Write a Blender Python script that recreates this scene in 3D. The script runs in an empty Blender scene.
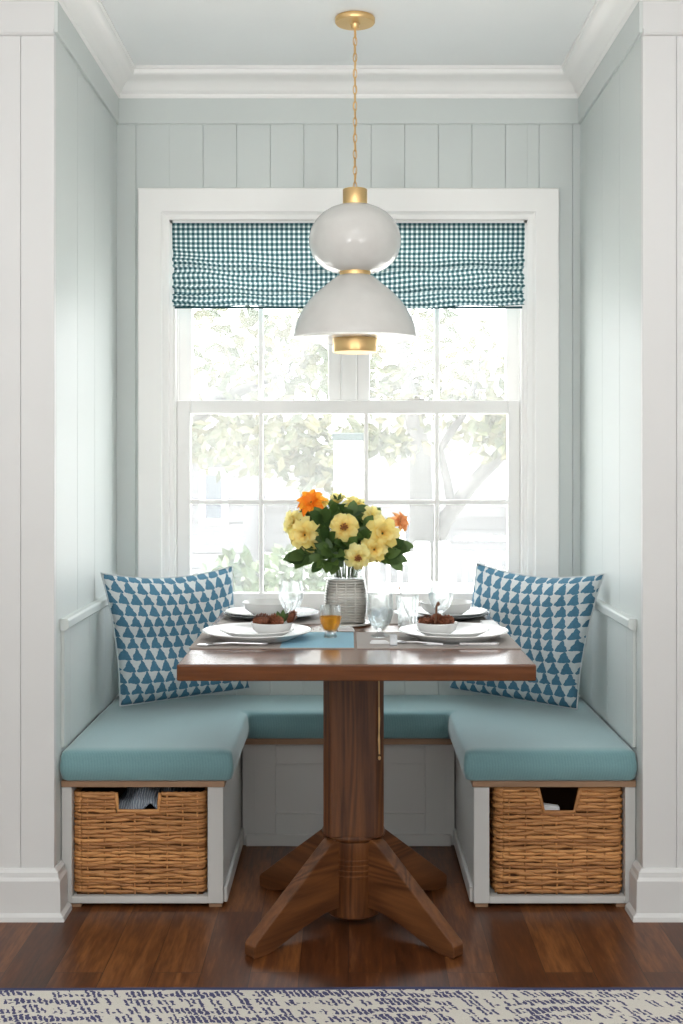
import bpy, bmesh, math, random
from mathutils import Vector, Matrix, noise
random.seed(7)
sc = bpy.context.scene
C = sc.collection
F, CY, H = 1200.0, -3.275, 1.22          # focal length in pixels, camera y, camera height
pi = math.pi
def X(px, d): return (px-348.5)*d/F
def Z(py, d): return H-(py-465.0)*d/F
def Y(d): return d+CY
def P(px, py, d): return Vector((X(px, d), Y(d), Z(py, d)))

# ------------------------------------------------------------------ materials
class NT:
    def __init__(s, name):
        s.m = bpy.data.materials.new(name); s.m.use_nodes = True
        s.t = s.m.node_tree; s.n = s.t.nodes; s.b = s.n['Principled BSDF']; s.out = s.n['Material Output']
    def add(s, typ, **kw):
        nd = s.n.new(typ)
        for k, v in kw.items(): setattr(nd, k, v)
        return nd
    def link(s, a, b): s.t.links.new(a, b)
    def put(s, sock, v):
        if isinstance(v, bpy.types.NodeSocket): s.link(v, sock)
        elif isinstance(v, (tuple, list)) and sock.type == 'RGBA': sock.default_value = (*v[:3], 1)
        else: sock.default_value = v
    def math(s, op, a, b=0.0, c=0.0):
        nd = s.add('ShaderNodeMath', operation=op)
        for i, v in enumerate((a, b, c)): s.put(nd.inputs[i], v)
        return nd.outputs[0]
    def mix(s, f, a, b):
        nd = s.add('ShaderNodeMix', data_type='RGBA')
        s.put(nd.inputs[0], f); s.put(nd.inputs[6], a); s.put(nd.inputs[7], b)
        return nd.outputs[2]
    def ramp(s, f, stops):
        nd = s.add('ShaderNodeValToRGB'); e = nd.color_ramp.elements
        while len(e) < len(stops): e.new(.5)
        for i, (p, c) in enumerate(stops): e[i].position = p; e[i].color = (*c, 1)
        s.put(nd.inputs[0], f); return nd.outputs[0]
    def coord(s, which='Object', scale=(1, 1, 1), rot=(0, 0, 0)):
        tc = s.add('ShaderNodeTexCoord'); mp = s.add('ShaderNodeMapping')
        mp.inputs['Scale'].default_value = scale; mp.inputs['Rotation'].default_value = rot
        s.link(tc.outputs[which], mp.inputs['Vector']); return mp.outputs[0]
    def noise(s, vec, scale, detail=3, rough=.5, dist=0):
        nd = s.add('ShaderNodeTexNoise'); s.link(vec, nd.inputs['Vector'])
        nd.inputs['Scale'].default_value = scale; nd.inputs['Detail'].default_value = detail
        nd.inputs['Roughness'].default_value = rough; nd.inputs['Distortion'].default_value = dist
        return nd.outputs['Fac']
    def bump(s, h, strength=.2, dist=.002):
        nd = s.add('ShaderNodeBump'); nd.inputs['Strength'].default_value = strength
        nd.inputs['Distance'].default_value = dist; s.link(h, nd.inputs['Height'])
        s.link(nd.outputs[0], s.b.inputs['Normal'])
    def set(s, **kw):
        for k, v in kw.items(): s.put(s.b.inputs[k.replace('_', ' ')], v)
        return s

def paint(name, col, rough=.45, var=.03):
    t = NT(name); v = t.coord('Object')
    n = t.noise(v, 3.0, 3)
    t.set(Base_Color=t.mix(n, tuple(c*(1-var) for c in col), tuple(min(1, c*(1+var)) for c in col)), Roughness=rough)
    t.bump(t.noise(v, 160, 2), .05, .0005)
    return t.m

def metal(name, col, rough=.25):
    t = NT(name); n = t.noise(t.coord('Object'), 60, 2)
    t.set(Base_Color=col, Metallic=1.0, Roughness=t.math('MULTIPLY_ADD', n, .03, rough-.015)); return t.m

def wood(name, c1, c2, axis='Z', rough=.35, scale=1.0):
    t = NT(name)
    s = {'X': (1.2, 16, 16), 'Y': (16, 1.2, 16), 'Z': (30, 30, 1.7)}[axis]
    v = t.coord('Object', tuple(k*scale for k in s))
    a = t.noise(v, 1.6, 5, .6, 1.2)
    w = t.add('ShaderNodeTexNoise'); t.link(v, w.inputs['Vector']); w.inputs['Scale'].default_value = 6; w.inputs['Detail'].default_value = 4
    v2 = t.coord('Object', tuple(k*scale*.35 for k in s))
    rings = t.math('SINE', t.math('MULTIPLY', t.noise(v2, 1.2, 1.5, .4, .6), 60))
    f = t.math('ADD', t.math('MULTIPLY', a, .7), t.math('MULTIPLY', rings, .16))
    f = t.math('ADD', f, t.math('MULTIPLY', t.math('SUBTRACT', w.outputs[0], .5), .45))
    col = t.ramp(f, [(.12, c2), (.45, tuple((p+q)/2 for p, q in zip(c1, c2))), (.75, c1)])
    t.set(Base_Color=col, Roughness=t.math('MULTIPLY_ADD', a, .15, rough-.07))
    t.bump(f, .12, .001)
    return t.m

def plain(name, col, rough=.5, **kw):
    t = NT(name); n = t.noise(t.coord('Object'), 25, 3)
    t.set(Base_Color=t.mix(n, tuple(c*.94 for c in col), tuple(min(1, c*1.05) for c in col)), Roughness=rough, **kw); return t.m

def glass(name, tint=(1, 1, 1), refl=.1):
    t = NT(name)
    tr = t.add('ShaderNodeBsdfTransparent'); tr.inputs[0].default_value = (*tint, 1)
    gl = t.add('ShaderNodeBsdfGlossy'); gl.inputs['Roughness'].default_value = .02
    fr = t.add('ShaderNodeLayerWeight'); fr.inputs['Blend'].default_value = .35
    mx = t.add('ShaderNodeMixShader')
    t.link(t.math('MULTIPLY_ADD', fr.outputs['Facing'], .26, refl), mx.inputs[0])
    t.link(tr.outputs[0], mx.inputs[1]); t.link(gl.outputs[0], mx.inputs[2]); t.link(mx.outputs[0], t.out.inputs[0])
    return t.m

def clear_glass():
    t = NT('clear glass'); g = t.add('ShaderNodeBsdfGlass'); g.inputs['IOR'].default_value = 1.46; g.inputs['Roughness'].default_value = .0
    g.inputs[0].default_value = (.97, .985, .985, 1)
    tr = t.add('ShaderNodeBsdfTransparent'); tr.inputs[0].default_value = (.98, .99, .99, 1); m = t.add('ShaderNodeMixShader'); m.inputs[0].default_value = .40
    t.link(tr.outputs[0], m.inputs[1]); t.link(g.outputs[0], m.inputs[2]); t.link(m.outputs[0], t.out.inputs[0]); return t.m

def murky(name, tint, body, f):
    t = NT(name); tr = t.add('ShaderNodeBsdfTransparent'); tr.inputs[0].default_value = (*tint, 1)
    tl = t.add('ShaderNodeBsdfTranslucent'); tl.inputs[0].default_value = (*body, 1); df = t.add('ShaderNodeBsdfDiffuse'); df.inputs[0].default_value = (*body, 1)
    a = t.add('ShaderNodeMixShader'); a.inputs[0].default_value = .5; t.link(tl.outputs[0], a.inputs[1]); t.link(df.outputs[0], a.inputs[2])
    m = t.add('ShaderNodeMixShader'); t.link(t.math('MULTIPLY_ADD', t.noise(t.coord('Object'), 60, 2), .2, f-.1), m.inputs[0]); t.link(tr.outputs[0], m.inputs[1]); t.link(a.outputs[0], m.inputs[2]); t.link(m.outputs[0], t.out.inputs[0]); return t.m

def window_glass():
    t = NT('glare veil window glass')
    tr = t.add('ShaderNodeBsdfTransparent')
    tl = t.add('ShaderNodeBsdfTranslucent'); tl.inputs[0].default_value = (.95, .97, .96, 1)  # whitish translucent share imitates overexposure haze over the view outside
    gl = t.add('ShaderNodeBsdfGlossy'); gl.inputs['Roughness'].default_value = .02
    n = t.noise(t.coord('Object'), 2.5, 3)
    m1 = t.add('ShaderNodeMixShader'); t.link(t.math('MULTIPLY_ADD', n, .06, GLASS_VEIL-.03), m1.inputs[0])
    t.link(tr.outputs[0], m1.inputs[1]); t.link(tl.outputs[0], m1.inputs[2])
    m2 = t.add('ShaderNodeMixShader'); m2.inputs[0].default_value = .05
    t.link(m1.outputs[0], m2.inputs[1]); t.link(gl.outputs[0], m2.inputs[2]); t.link(m2.outputs[0], t.out.inputs[0])
    return t.m
GLASS_VEIL = .06

def floor_mat():
    t = NT('hardwood planks')
    v = t.coord('Object', (1, 1, 1), (0, 0, pi/2))
    br = t.add('ShaderNodeTexBrick'); t.link(v, br.inputs['Vector'])
    br.offset = .37; br.offset_frequency = 2
    for k, val in (('Scale', 1), ('Mortar Size', .0012), ('Mortar Smooth', .3), ('Bias', 0), ('Brick Width', .62), ('Row Height', .118)):
        br.inputs[k].default_value = val
    br.inputs['Color1'].default_value = (0, 0, 0, 1); br.inputs['Color2'].default_value = (1, 1, 1, 1); br.inputs['Mortar'].default_value = (.5, .5, .5, 1)
    v2 = t.coord('Object', (14, 1.3, 14))
    sep = t.add('ShaderNodeVectorMath', operation='MULTIPLY_ADD')
    t.link(br.outputs['Color'], sep.inputs[0]); sep.inputs[1].default_value = (7, 9, 3); t.link(v2, sep.inputs[2])
    g = t.noise(sep.outputs[0], 1.6, 5, .6, 1.0)
    g2 = t.noise(sep.outputs[0], 9, 3, .6, .3)
    f = t.math('ADD', t.math('MULTIPLY', br.outputs['Color'], .36), t.math('MULTIPLY_ADD', g, .9, -.19))
    f = t.math('ADD', f, t.math('MULTIPLY', t.math('SUBTRACT', g2, .5), .75))
    col = t.ramp(f, [(.05, (.030, .0085, .0025)), (.45, (.092, .028, .0082)), (.85, (.235, .088, .026))])
    col = t.mix(br.outputs['Fac'], col, (.035, .013, .006))
    t.set(Base_Color=col, Roughness=t.math('MULTIPLY_ADD', g, .14, .27), Specular_IOR_Level=.35)
    t.bump(t.math('SUBTRACT', t.math('MULTIPLY', g2, .15), br.outputs['Fac']), .25, .001)
    return t.m

def uvxy(t):
    tc = t.add('ShaderNodeTexCoord'); sp = t.add('ShaderNodeSeparateXYZ'); t.link(tc.outputs['UV'], sp.inputs[0])
    return tc, sp.outputs[0], sp.outputs[1]

def gingham():
    t = NT('teal gingham cotton'); tc, u, v = uvxy(t)
    p = 1/.0168
    a = t.math('LESS_THAN', t.math('FRACT', t.math('MULTIPLY', u, p)), .54)
    b = t.math('LESS_THAN', t.math('FRACT', t.math('MULTIPLY', v, p)), .54)
    s = t.math('MULTIPLY', t.math('ADD', a, b), .5)
    col = t.ramp(s, [(0, (.80, .86, .85)), (.5, (.20, .31, .33)), (1, (.03, .085, .10))])
    d = t.add('ShaderNodeBsdfDiffuse'); tl = t.add('ShaderNodeBsdfTranslucent'); m = t.add('ShaderNodeMixShader')
    t.link(col, d.inputs[0]); t.link(col, tl.inputs[0]); m.inputs[0].default_value = .22
    t.link(d.outputs[0], m.inputs[1]); t.link(tl.outputs[0], m.inputs[2]); t.link(m.outputs[0], t.out.inputs[0])
    return t.m

def pillow_fabric():
    t = NT('blue block print cotton'); tc, u, v = uvxy(t)
    wob = t.add('ShaderNodeTexNoise'); t.link(tc.outputs['UV'], wob.inputs['Vector']); wob.inputs['Scale'].default_value = 26; wob.inputs['Detail'].default_value = 2
    wx = t.math('MULTIPLY', t.math('SUBTRACT', wob.outputs['Fac'], .5), .34)
    sp2 = t.add('ShaderNodeSeparateColor'); t.link(wob.outputs['Color'], sp2.inputs[0])
    wy = t.math('MULTIPLY', t.math('SUBTRACT', sp2.outputs[1], .5), .34)
    N = 11.5
    vv = t.math('ADD', t.math('MULTIPLY', v, N), wy)
    row = t.math('FLOOR', vv)
    uu = t.math('ADD', t.math('ADD', t.math('MULTIPLY', u, N), wx), t.math('MULTIPLY', row, .27))
    fu = t.math('FRACT', uu); fv = t.math('FRACT', vv)
    tri = t.math('MULTIPLY', t.math('ABSOLUTE', t.math('SUBTRACT', fu, .5)), 2.0)        # 0 mid, 1 at the sides
    hgt = t.math('SUBTRACT', 1.12, t.math('MULTIPLY', t.math('POWER', tri, 1.1), 1.06))
    up = t.math('LESS_THAN', fv, hgt)
    # scalloped foot of each blue shape, a thin pale line under each row
    foot = t.math('GREATER_THAN', fv, t.math('ADD', .01, t.math('MULTIPLY', t.math('POWER', tri, 7), .18)))
    blue = t.math('MULTIPLY', up, foot)
    n = t.noise(tc.outputs['UV'], 60, 3)
    col = t.mix(blue, t.mix(n, (.52, .57, .58), (.64, .68, .69)), t.mix(n, (.045, .15, .235), (.085, .22, .33)))
    t.set(Base_Color=col, Roughness=.9)
    t.bump(t.noise(tc.outputs['UV'], 320, 2), .25, .001)
    return t.m

def cushion_fabric():
    t = NT('teal ribbed upholstery'); v = t.coord('Object')
    n = t.noise(v, 240, 2); n2 = t.noise(v, 7, 3)
    sp = t.add('ShaderNodeSeparateXYZ'); t.link(v, sp.inputs[0])
    ribs = t.math('SINE', t.math('MULTIPLY', t.math('ADD', sp.outputs[0], sp.outputs[1]), 2*pi/.008))
    f = t.math('ADD', t.math('MULTIPLY', n, .6), t.math('MULTIPLY_ADD', ribs, .12, .15))
    col = t.mix(f, (.100, .222, .238), (.195, .352, .37))
    col = t.mix(t.math('MULTIPLY', n2, .35), col, (.21, .39, .43))
    t.set(Base_Color=col, Roughness=.85); t.b.inputs['Sheen Weight'].default_value = .5
    t.bump(f, .3, .001); return t.m

def rug_mat():
    t = NT('cream and indigo rug pile'); tc = t.add('ShaderNodeTexCoord'); sp = t.add('ShaderNodeSeparateXYZ'); t.link(tc.outputs['Object'], sp.inputs[0])
    x, y = sp.outputs[0], sp.outputs[1]
    v = tc.outputs['Object']
    y2 = t.math('ADD', y, t.math('MULTIPLY', t.math('SUBTRACT', t.noise(v, 5, 2), .5), .05))
    w1 = t.math('MULTIPLY', t.math('SUBTRACT', t.noise(v, 90, 2), .5), .55)
    rowf = t.math('ADD', t.math('MULTIPLY', y2, 1/.040), w1); row = t.math('FLOOR', rowf); fy = t.math('FRACT', rowf)
    cx = t.math('ADD', t.math('MULTIPLY', x, 1/.0130), t.math('MULTIPLY', row, 3.37))
    cx = t.math('ADD', t.math('ADD', cx, t.math('MULTIPLY', fy, 1.5)), t.math('MULTIPLY', w1, .8))
    cell = t.math('FLOOR', cx); fx = t.math('FRACT', cx)
    cmb = t.add('ShaderNodeCombineXYZ'); t.link(cell, cmb.inputs[0]); t.link(row, cmb.inputs[1])
    wn = t.add('ShaderNodeTexWhiteNoise', noise_dimensions='2D'); t.link(cmb.outputs[0], wn.inputs['Vector'])
    mp = t.coord('Object', (4, 14, 1)); dens = t.noise(mp, 1.3, 2)
    wide = t.math('MULTIPLY', t.math('GREATER_THAN', dens, .52), .17)
    on = t.math('LESS_THAN', wn.outputs['Value'], t.math('MULTIPLY_ADD', t.math('SUBTRACT', dens, .5), 3.0, .80))
    tick = t.math('MULTIPLY', t.math('MULTIPLY', t.math('GREATER_THAN', fx, t.math('SUBTRACT', .26, wide)), t.math('LESS_THAN', fx, .78)),
                  t.math('MULTIPLY', t.math('GREATER_THAN', fy, t.math('MULTIPLY', wn.outputs['Value'], .25)), t.math('LESS_THAN', fy, t.math('MULTIPLY_ADD', t.math('FRACT', t.math('MULTIPLY', wn.outputs['Value'], 7.3)), .45, .60))))
    ink = t.math('MULTIPLY', on, tick)
    n = t.noise(v, 300, 2)
    col = t.mix(ink, t.mix(n, (.50, .47, .42), (.72, .70, .64)), t.mix(n, (.035, .035, .10), (.08, .08, .18)))
    t.set(Base_Color=col, Roughness=.95); t.bump(n, .6, .003); return t.m

def wicker_mat(name, c1, c2):
    t = NT(name); g = t.add('ShaderNodeNewGeometry'); n = t.noise(t.coord('Object', (3, 3, 20)), 9, 3)
    f = t.math('ADD', t.math('MULTIPLY', g.outputs['Random Per Island'], .6), t.math('MULTIPLY', n, .4))
    t.set(Base_Color=t.ramp(f, [(.1, c2), (.8, c1)]), Roughness=.55); return t.m

def leaf_mat(name, c1, c2, trans=.25, rough=.5, heart=None):
    t = NT(name); g = t.add('ShaderNodeNewGeometry')
    col = t.mix(g.outputs['Random Per Island'], c1, c2)
    if heart:
        tc, u, v = uvxy(t); col = t.mix(t.math('POWER', t.math('SUBTRACT', 1.0, v), 1.6), col, heart)
    t.set(Base_Color=col, Roughness=rough)
    tl = t.add('ShaderNodeBsdfTranslucent'); t.link(col, tl.inputs[0]); m = t.add('ShaderNodeMixShader'); m.inputs[0].default_value = trans
    t.link(t.b.outputs[0], m.inputs[1]); t.link(tl.outputs[0], m.inputs[2]); t.link(m.outputs[0], t.out.inputs[0]); return t.m

def placemat_mat():
    t = NT('woven linen with blue band'); tc, u, v = uvxy(t)
    n = t.noise(t.coord('Object', (1, 6, 1)), 180, 2)
    band = t.math('GREATER_THAN', u, .55)
    col = t.mix(band, t.mix(n, (.27, .235, .215), (.40, .36, .33)), t.mix(n, (.20, .40, .52), (.30, .52, .64)))
    t.set(Base_Color=col, Roughness=.9); t.bump(n, .4, .001); return t.m

M = dict(
    wall=paint('pale blue grey wall paint', (.588, .63, .618)),
    front=paint('warm white wall paint', (.655, .66, .657)),
    trim=paint('white trim paint', (.87, .865, .85), .35),
    ceil=paint('ceiling paint', (.89, .905, .905), .7),
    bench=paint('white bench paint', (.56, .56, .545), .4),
    floor=floor_mat(), rug=rug_mat(), rugedge=plain('navy binding', (.045, .05, .12), .9),
    table=wood('walnut brown table wood', (.185, .066, .018), (.055, .0165, .0045), 'Z', .38),
    tabletop=wood('walnut brown tabletop', (.205, .071, .022), (.085, .027, .008), 'X', .16),
    legwood=wood('walnut brown legs', (.21, .078, .024), (.068, .022, .0065), 'X', .38, 1.3),
    ply=wood('seat board oak', (.36, .22, .13), (.25, .14, .08), 'X', .5),
    gold=metal('brushed brass', (.83, .57, .27), .36), steel=metal('polished steel', (.75, .76, .78), .18),
    pewter=metal('pewter', (.47, .46, .43), .42),
    opal=plain('white opal enamel', (.64, .63, .61), .2), china=plain('white china', (.70, .705, .70), .15),
    slate=plain('slate glaze', (.10, .115, .115), .25),
    cushion=cushion_fabric(), pillow=pillow_fabric(), piping=plain('pale piping', (.55, .60, .62), .9),
    shade=gingham(), mat=placemat_mat(), linen=plain('grey linen', (.36, .33, .31), .9), napkin=plain('white napkin cotton', (.78, .79, .80), .9),
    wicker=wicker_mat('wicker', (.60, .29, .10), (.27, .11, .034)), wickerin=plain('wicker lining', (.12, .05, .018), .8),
    knit=None, pane=window_glass(), clear=clear_glass(),
    amber=murky('amber drink', (.97, .62, .14), (.95, .56, .07), .32), water=glass('water', (.93, .96, .97), .06),
    ice=murky('ice', (.97, .98, 1), (.9, .93, .95), .35),
    cone=plain('pinecone brown', (.22, .075, .035), .6), twig=plain('twig brown', (.16, .075, .04), .7),
    stem=plain('green stem', (.09, .17, .05), .5), leaf=leaf_mat('rose leaf', (.030, .072, .016), (.10, .175, .040), .35),
    yellow=leaf_mat('pale yellow petal', (.96, .81, .25), (.97, .88, .40), .45, .6, (.86, .54, .07)),
    cream=leaf_mat('cream yellow petal', (.94, .86, .33), (.96, .92, .50), .45, .6, (.84, .62, .10)),
    orange=leaf_mat('orange petal', (.95, .25, .01), (.97, .45, .03), .4, .6),
    peach=leaf_mat('peach petal', (.85, .34, .12), (.90, .48, .20), .3, .6),
    stamen=plain('brown stamen', (.26, .09, .02), .8),
    lawn=plain('pale paving', (.75, .74, .70), .95), siding=paint('pale grey siding', (.075, .077, .084), .6), roof=plain('grey shingles', (.055, .057, .06), .9),
    outwhite=plain('white outdoor paint', (.85, .85, .83), .6), bark=plain('grey bark', (.030, .029, .028), .9),
    teal=plain('teal painted lintel', (.010, .028, .027), .6), winglass=plain('dark house window', (.03, .04, .052), .15),
    oleaf=leaf_mat('outdoor leaf', (.020, .033, .007), (.066, .060, .016), .3), shrubleaf=leaf_mat('shrub leaf', (.022, .045, .014), (.048, .070, .024), .25),
)
def knit():
    t = NT('grey blue knit'); v = t.coord('Object'); 
    w = t.add('ShaderNodeTexWave'); t.link(v, w.inputs['Vector']); w.inputs['Scale'].default_value = 45; w.inputs['Distortion'].default_value = 4
    t.set(Base_Color=t.mix(w.outputs['Fac'], (.16, .20, .25), (.36, .40, .45)), Roughness=.95); t.bump(w.outputs['Fac'], .8, .003); return t.m
M['knit'] = knit()

# ------------------------------------------------------------------ mesh helpers
class MB:
    def __init__(s): s.bm = bmesh.new(); s.uv = None
    def face(s, vs):
        try: return s.bm.faces.new(vs)
        except ValueError: return None
    def box(s, x0, x1, y0, y1, z0, z1):
        v = [s.bm.verts.new((x, y, z)) for x in (x0, x1) for y in (y0, y1) for z in (z0, z1)]
        for f in ((0, 1, 3, 2), (4, 6, 7, 5), (0, 4, 5, 1), (2, 3, 7, 6), (0, 2, 6, 4), (1, 5, 7, 3)): s.face([v[i] for i in f])
        return s
    def prism(s, poly, fn, t0, t1):
        """poly of (a,b); fn(a,b,t)->xyz"""
        A = [s.bm.verts.new(fn(a, b, t0)) for a, b in poly]; B = [s.bm.verts.new(fn(a, b, t1)) for a, b in poly]
        n = len(poly); s.face(A[::-1]); s.face(B)
        for i in range(n): s.face([A[i], A[(i+1) % n], B[(i+1) % n], B[i]])
        return s
    def rings(s, rings, closed=True, cap0=False, cap1=False):
        R = [[s.bm.verts.new(p) for p in r] for r in rings]
        n = len(R[0])
        for a, b in zip(R, R[1:]):
            for i in range(n if closed else n-1): s.face([a[i], a[(i+1) % n], b[(i+1) % n], b[i]])
        if cap0: s.face(R[0][::-1])
        if cap1: s.face(R[-1])
        return R
    def lathe(s, prof, c=(0, 0, 0), n=32, cap0=False, cap1=False, sx=1, sy=1, power=None):
        def ring(r, z):
            out = []
            for i in range(n):
                a = 2*pi*i/n; k = 1
                if power: k = (abs(math.cos(a))**power+abs(math.sin(a))**power)**(-1/power)
                out.append((c[0]+r*k*sx*math.cos(a), c[1]+r*k*sy*math.sin(a), c[2]+z))
            return out
        s.rings([ring(max(r, 1e-5), z) for r, z in prof], True, cap0, cap1); return s
    def tube(s, pts, r, n=6, cap=True):
        pts = [Vector(p) for p in pts]; m = len(pts); rr = r if isinstance(r, (list, tuple)) else [r]*m
        up = Vector((0, 0, 1)); rings = []; prev = None
        for i, p in enumerate(pts):
            t = (pts[min(i+1, m-1)]-pts[max(i-1, 0)]).normalized()
            if prev is None:
                a = t.cross(up)
                if a.length < 1e-3: a = t.cross(Vector((1, 0, 0)))
            else: a = prev - t*prev.dot(t)
            a.normalize(); prev = a; b = t.cross(a)
            rings.append([p+(a*math.cos(2*pi*k/n)+b*math.sin(2*pi*k/n))*rr[i] for k in range(n)])
        s.rings(rings, True, cap, cap); return s
    def sweep(s, prof, path, fn=lambda a, b, h: (a, b, h), closed=False):
        """prof [(offset to the right of the path, height)], path [(a,b)] mitred; fn maps to xyz"""
        m = len(path); rings = []
        for i in range(m):
            p = Vector(path[i])
            def nrm(q0, q1):
                d = (Vector(q1)-Vector(q0)).normalized(); return Vector((d.y, -d.x))
            ns = []
            if i > 0 or closed: ns.append(nrm(path[i-1], path[i]))
            if i < m-1 or closed: ns.append(nrm(path[i], path[(i+1) % m]))
            if len(ns) == 2: k = (ns[0]+ns[1]); k = k/(1+ns[0].dot(ns[1]))
            else: k = ns[0]
            rings.append([fn(p.x+k.x*o, p.y+k.y*o, h) for o, h in prof])
        if closed: rings.append(rings[0])
        s.rings(rings, True, not closed, not closed); return s
    def grid(s, fn, nu, nv, uvfn=None, u1=1.0):
        if uvfn and s.uv is None: s.uv = s.bm.loops.layers.uv.new('UVMap')
        V = [[s.bm.verts.new(fn(i/nu, j/nv)) for j in range(nv+1)] for i in range(nu+1)]
        for i in range(nu):
            for j in range(nv):
                f = s.face([V[i][j], V[i+1][j], V[i+1][j+1], V[i][j+1]])
                if f and uvfn:
                    for lp, (a, b) in zip(f.loops, ((i, j), (i+1, j), (i+1, j+1), (i, j+1))): lp[s.uv].uv = uvfn(a/nu, b/nv)
        return V
    def build(s, name, m, parent=None, bevel=0, smooth=False, seg=1, fixn=True, weld=0, solid=0):
        bm = s.bm
        if weld: bmesh.ops.remove_doubles(bm, verts=bm.verts, dist=weld)
        if fixn: bmesh.ops.recalc_face_normals(bm, faces=bm.faces)
        if bevel:
            es = [e for e in bm.edges if len(e.link_faces) == 2 and e.calc_face_angle(0) > .5]
            bmesh.ops.bevel(bm, geom=es, offset=bevel, segments=seg, affect='EDGES', profile=.5, clamp_overlap=True)
        if parent is not None:
            off = Vector(parent.location); q = parent
            while q.parent: q = q.parent; off = off+Vector(q.location)
            bmesh.ops.translate(bm, verts=bm.verts, vec=-off)
        me = bpy.data.meshes.new(name); bm.to_mesh(me); bm.free()
        me.materials.append(m)
        if smooth:
            me.polygons.foreach_set('use_smooth', [True]*len(me.polygons))
            if smooth != 'all':
                me.set_sharp_from_angle(angle=math.radians(38))
        o = bpy.data.objects.new(name, me); C.objects.link(o); o.parent = parent
        if solid:
            md = o.modifiers.new('thickness', 'SOLIDIFY'); md.thickness = solid; md.offset = 0
        return o

def thing(name, loc, label, cat, group=None):
    o = bpy.data.objects.new(name, None); C.objects.link(o); o.location = loc; o.empty_display_size = .05
    return tag(o, label, cat, group)
def tag(o, label, cat, group=None, kind=None):
    o['label'] = label; o['category'] = cat
    if group: o['group'] = group
    if kind: o['kind'] = kind
    return o
def struct(o): o['kind'] = 'structure'; return o
def recenter(o):
    """put a single mesh thing's origin at the middle of its base"""
    me = o.data; xs = [v.co for v in me.vertices]
    c = Vector(((min(v.x for v in xs)+max(v.x for v in xs))/2, (min(v.y for v in xs)+max(v.y for v in xs))/2, min(v.z for v in xs)))
    me.transform(Matrix.Translation(-c)); o.location = o.location+c; return o
def dup(root, loc, label, rz=None, group=None):
    r = root.copy(); C.objects.link(r); r.location = loc; r['label'] = label
    if rz is not None: r.rotation_euler = (0, 0, rz)
    if group: r['group'] = group
    for ch in list(root.children):
        c = ch.copy(); C.objects.link(c); c.parent = r
        for g in list(ch.children):
            d = g.copy(); C.objects.link(d); d.parent = c
    return r

# ------------------------------------------------------------------ the room
HW = .793; YF = -.04; YB = .832; RX = 2.6; RY = -4.4; CZ = 2.562
ZC = 2.472                                            # foot of the crown moulding
struct(MB().box(-RX-.1, RX+.1, RY-.1, 1.0, -.12, 0).build('floor', M['floor']))
struct(MB().box(-RX-.1, RX+.1, RY-.1, 1.0, CZ, CZ+.12).build('ceiling', M['ceil']))
def boards(mb, a0, a1, lines, fn):
    """boxes between groove lines; fn(lo,hi) adds one"""
    ls = [a0]+[l for l in sorted(lines) if a0+.004 < l < a1-.004]+[a1]
    for p, q in zip(ls, ls[1:]): fn(p+(.0005 if p != a0 else 0), q-(.0005 if q != a1 else 0))
WX0, WX1, WZ0, WZ1 = -.612, .612, .72, 2.058          # window opening
w = MB(); lines = [-.7255+.115*k-.0022 for k in range(14)]
for x0, x1, z0, z1 in ((-HW, WX0, 0, CZ), (WX1, HW, 0, CZ), (WX0, WX1, WZ1, CZ), (WX0, WX1, 0, WZ0)):
    boards(w, x0, x1, lines, lambda p, q: w.box(p, q, YB, YB+.02, z0, z1))
    w.box(x0, x1, YB+.0175, YB+.14, z0, z1)
struct(w.build('wall_back', M['wall'], bevel=.0010))
for s, nm in ((-1, 'left'), (1, 'right')):
    w = MB(); yl = [.235, .475, .715]
    xa, xb = sorted((s*HW, s*(HW+.02)))
    boards(w, YF+.02, YB, yl, lambda p, q: w.box(xa, xb, p, q, 0, CZ))
    xa, xb = sorted((s*(HW+.0175), s*(HW+.12))); w.box(xa, xb, YF+.02, YB+.14, 0, CZ)
    # wainscot panel below the chair rail
    xa, xb = sorted((s*(HW-.009), s*HW))
    boards(w, .035, YB, [.11, .36, .60], lambda p, q: w.box(xa, xb, p, q, .441, .768))
    struct(w.build('wall_'+nm, M['wall'], bevel=.0010))
    w = MB(); xl = [s*.884, s*1.07, s*1.26, s*1.45, s*1.64, s*1.83, s*2.02, s*2.21, s*2.4]
    a, b = sorted((s*HW, s*RX))
    boards(w, a, b, xl, lambda p, q: w.box(p, q, YF, YF+.02, 0, 2.386))
    w.box(a, b, YF, YF+.02, 2.386, CZ)
    w.box(*sorted((s*(HW+.03), s*RX)), YF+.0175, YF+.14, 0, CZ)
    struct(w.build('wall_front_'+nm, M['front'], bevel=.0012))
    w = MB(); a, b = sorted((s*RX, s*(RX+.1))); w.box(a, b, RY-.1, YF+.14, 0, CZ)
    struct(w.build('wall_room_'+nm, M['front']))
    # chair rail on the alcove side wall
    prof = [(0, .762), (.016, .765), (.024, .772), (.024, .792), (.02, .797), (0, .797)]
    path = [(-HW, .025), (-HW, YB)] if s < 0 else [(HW, YB), (HW, .025)]
    struct(MB().sweep(prof, path).build('trim_%d' % (1 if s < 0 else 2), M['wall'], bevel=.001))
    # baseboard with shoe, returning round the corner to the bench
    prof = [(0, 0), (.034, 0), (.032, .012), (.022, .020), (.020, .104), (.015, .113), (.013, .125), (.005, .134), (0, .134)]
    path = [(-RX, YF), (-HW, YF), (-HW, .022)] if s < 0 else [(HW, .022), (HW, YF), (RX, YF)]
    struct(MB().sweep(prof, path).build('baseboard_'+nm, M['front']))
struct(MB().box(-RX-.1, RX+.1, RY-.1, RY, 0, CZ).build('wall_room_rear', M['front']))
loop = [(-RX, YF), (-HW, YF), (-HW, YB), (HW, YB), (HW, YF), (RX, YF)]
cr = [(0, 0), (.010, 0), (.014, .006), (.014, .014), (.020, .018), (.026, .030), (.038, .044), (.052, .054), (.064, .060), (.071, .070), (.073, .080), (.078, .082), (.078, .09), (0, .09)]
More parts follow.
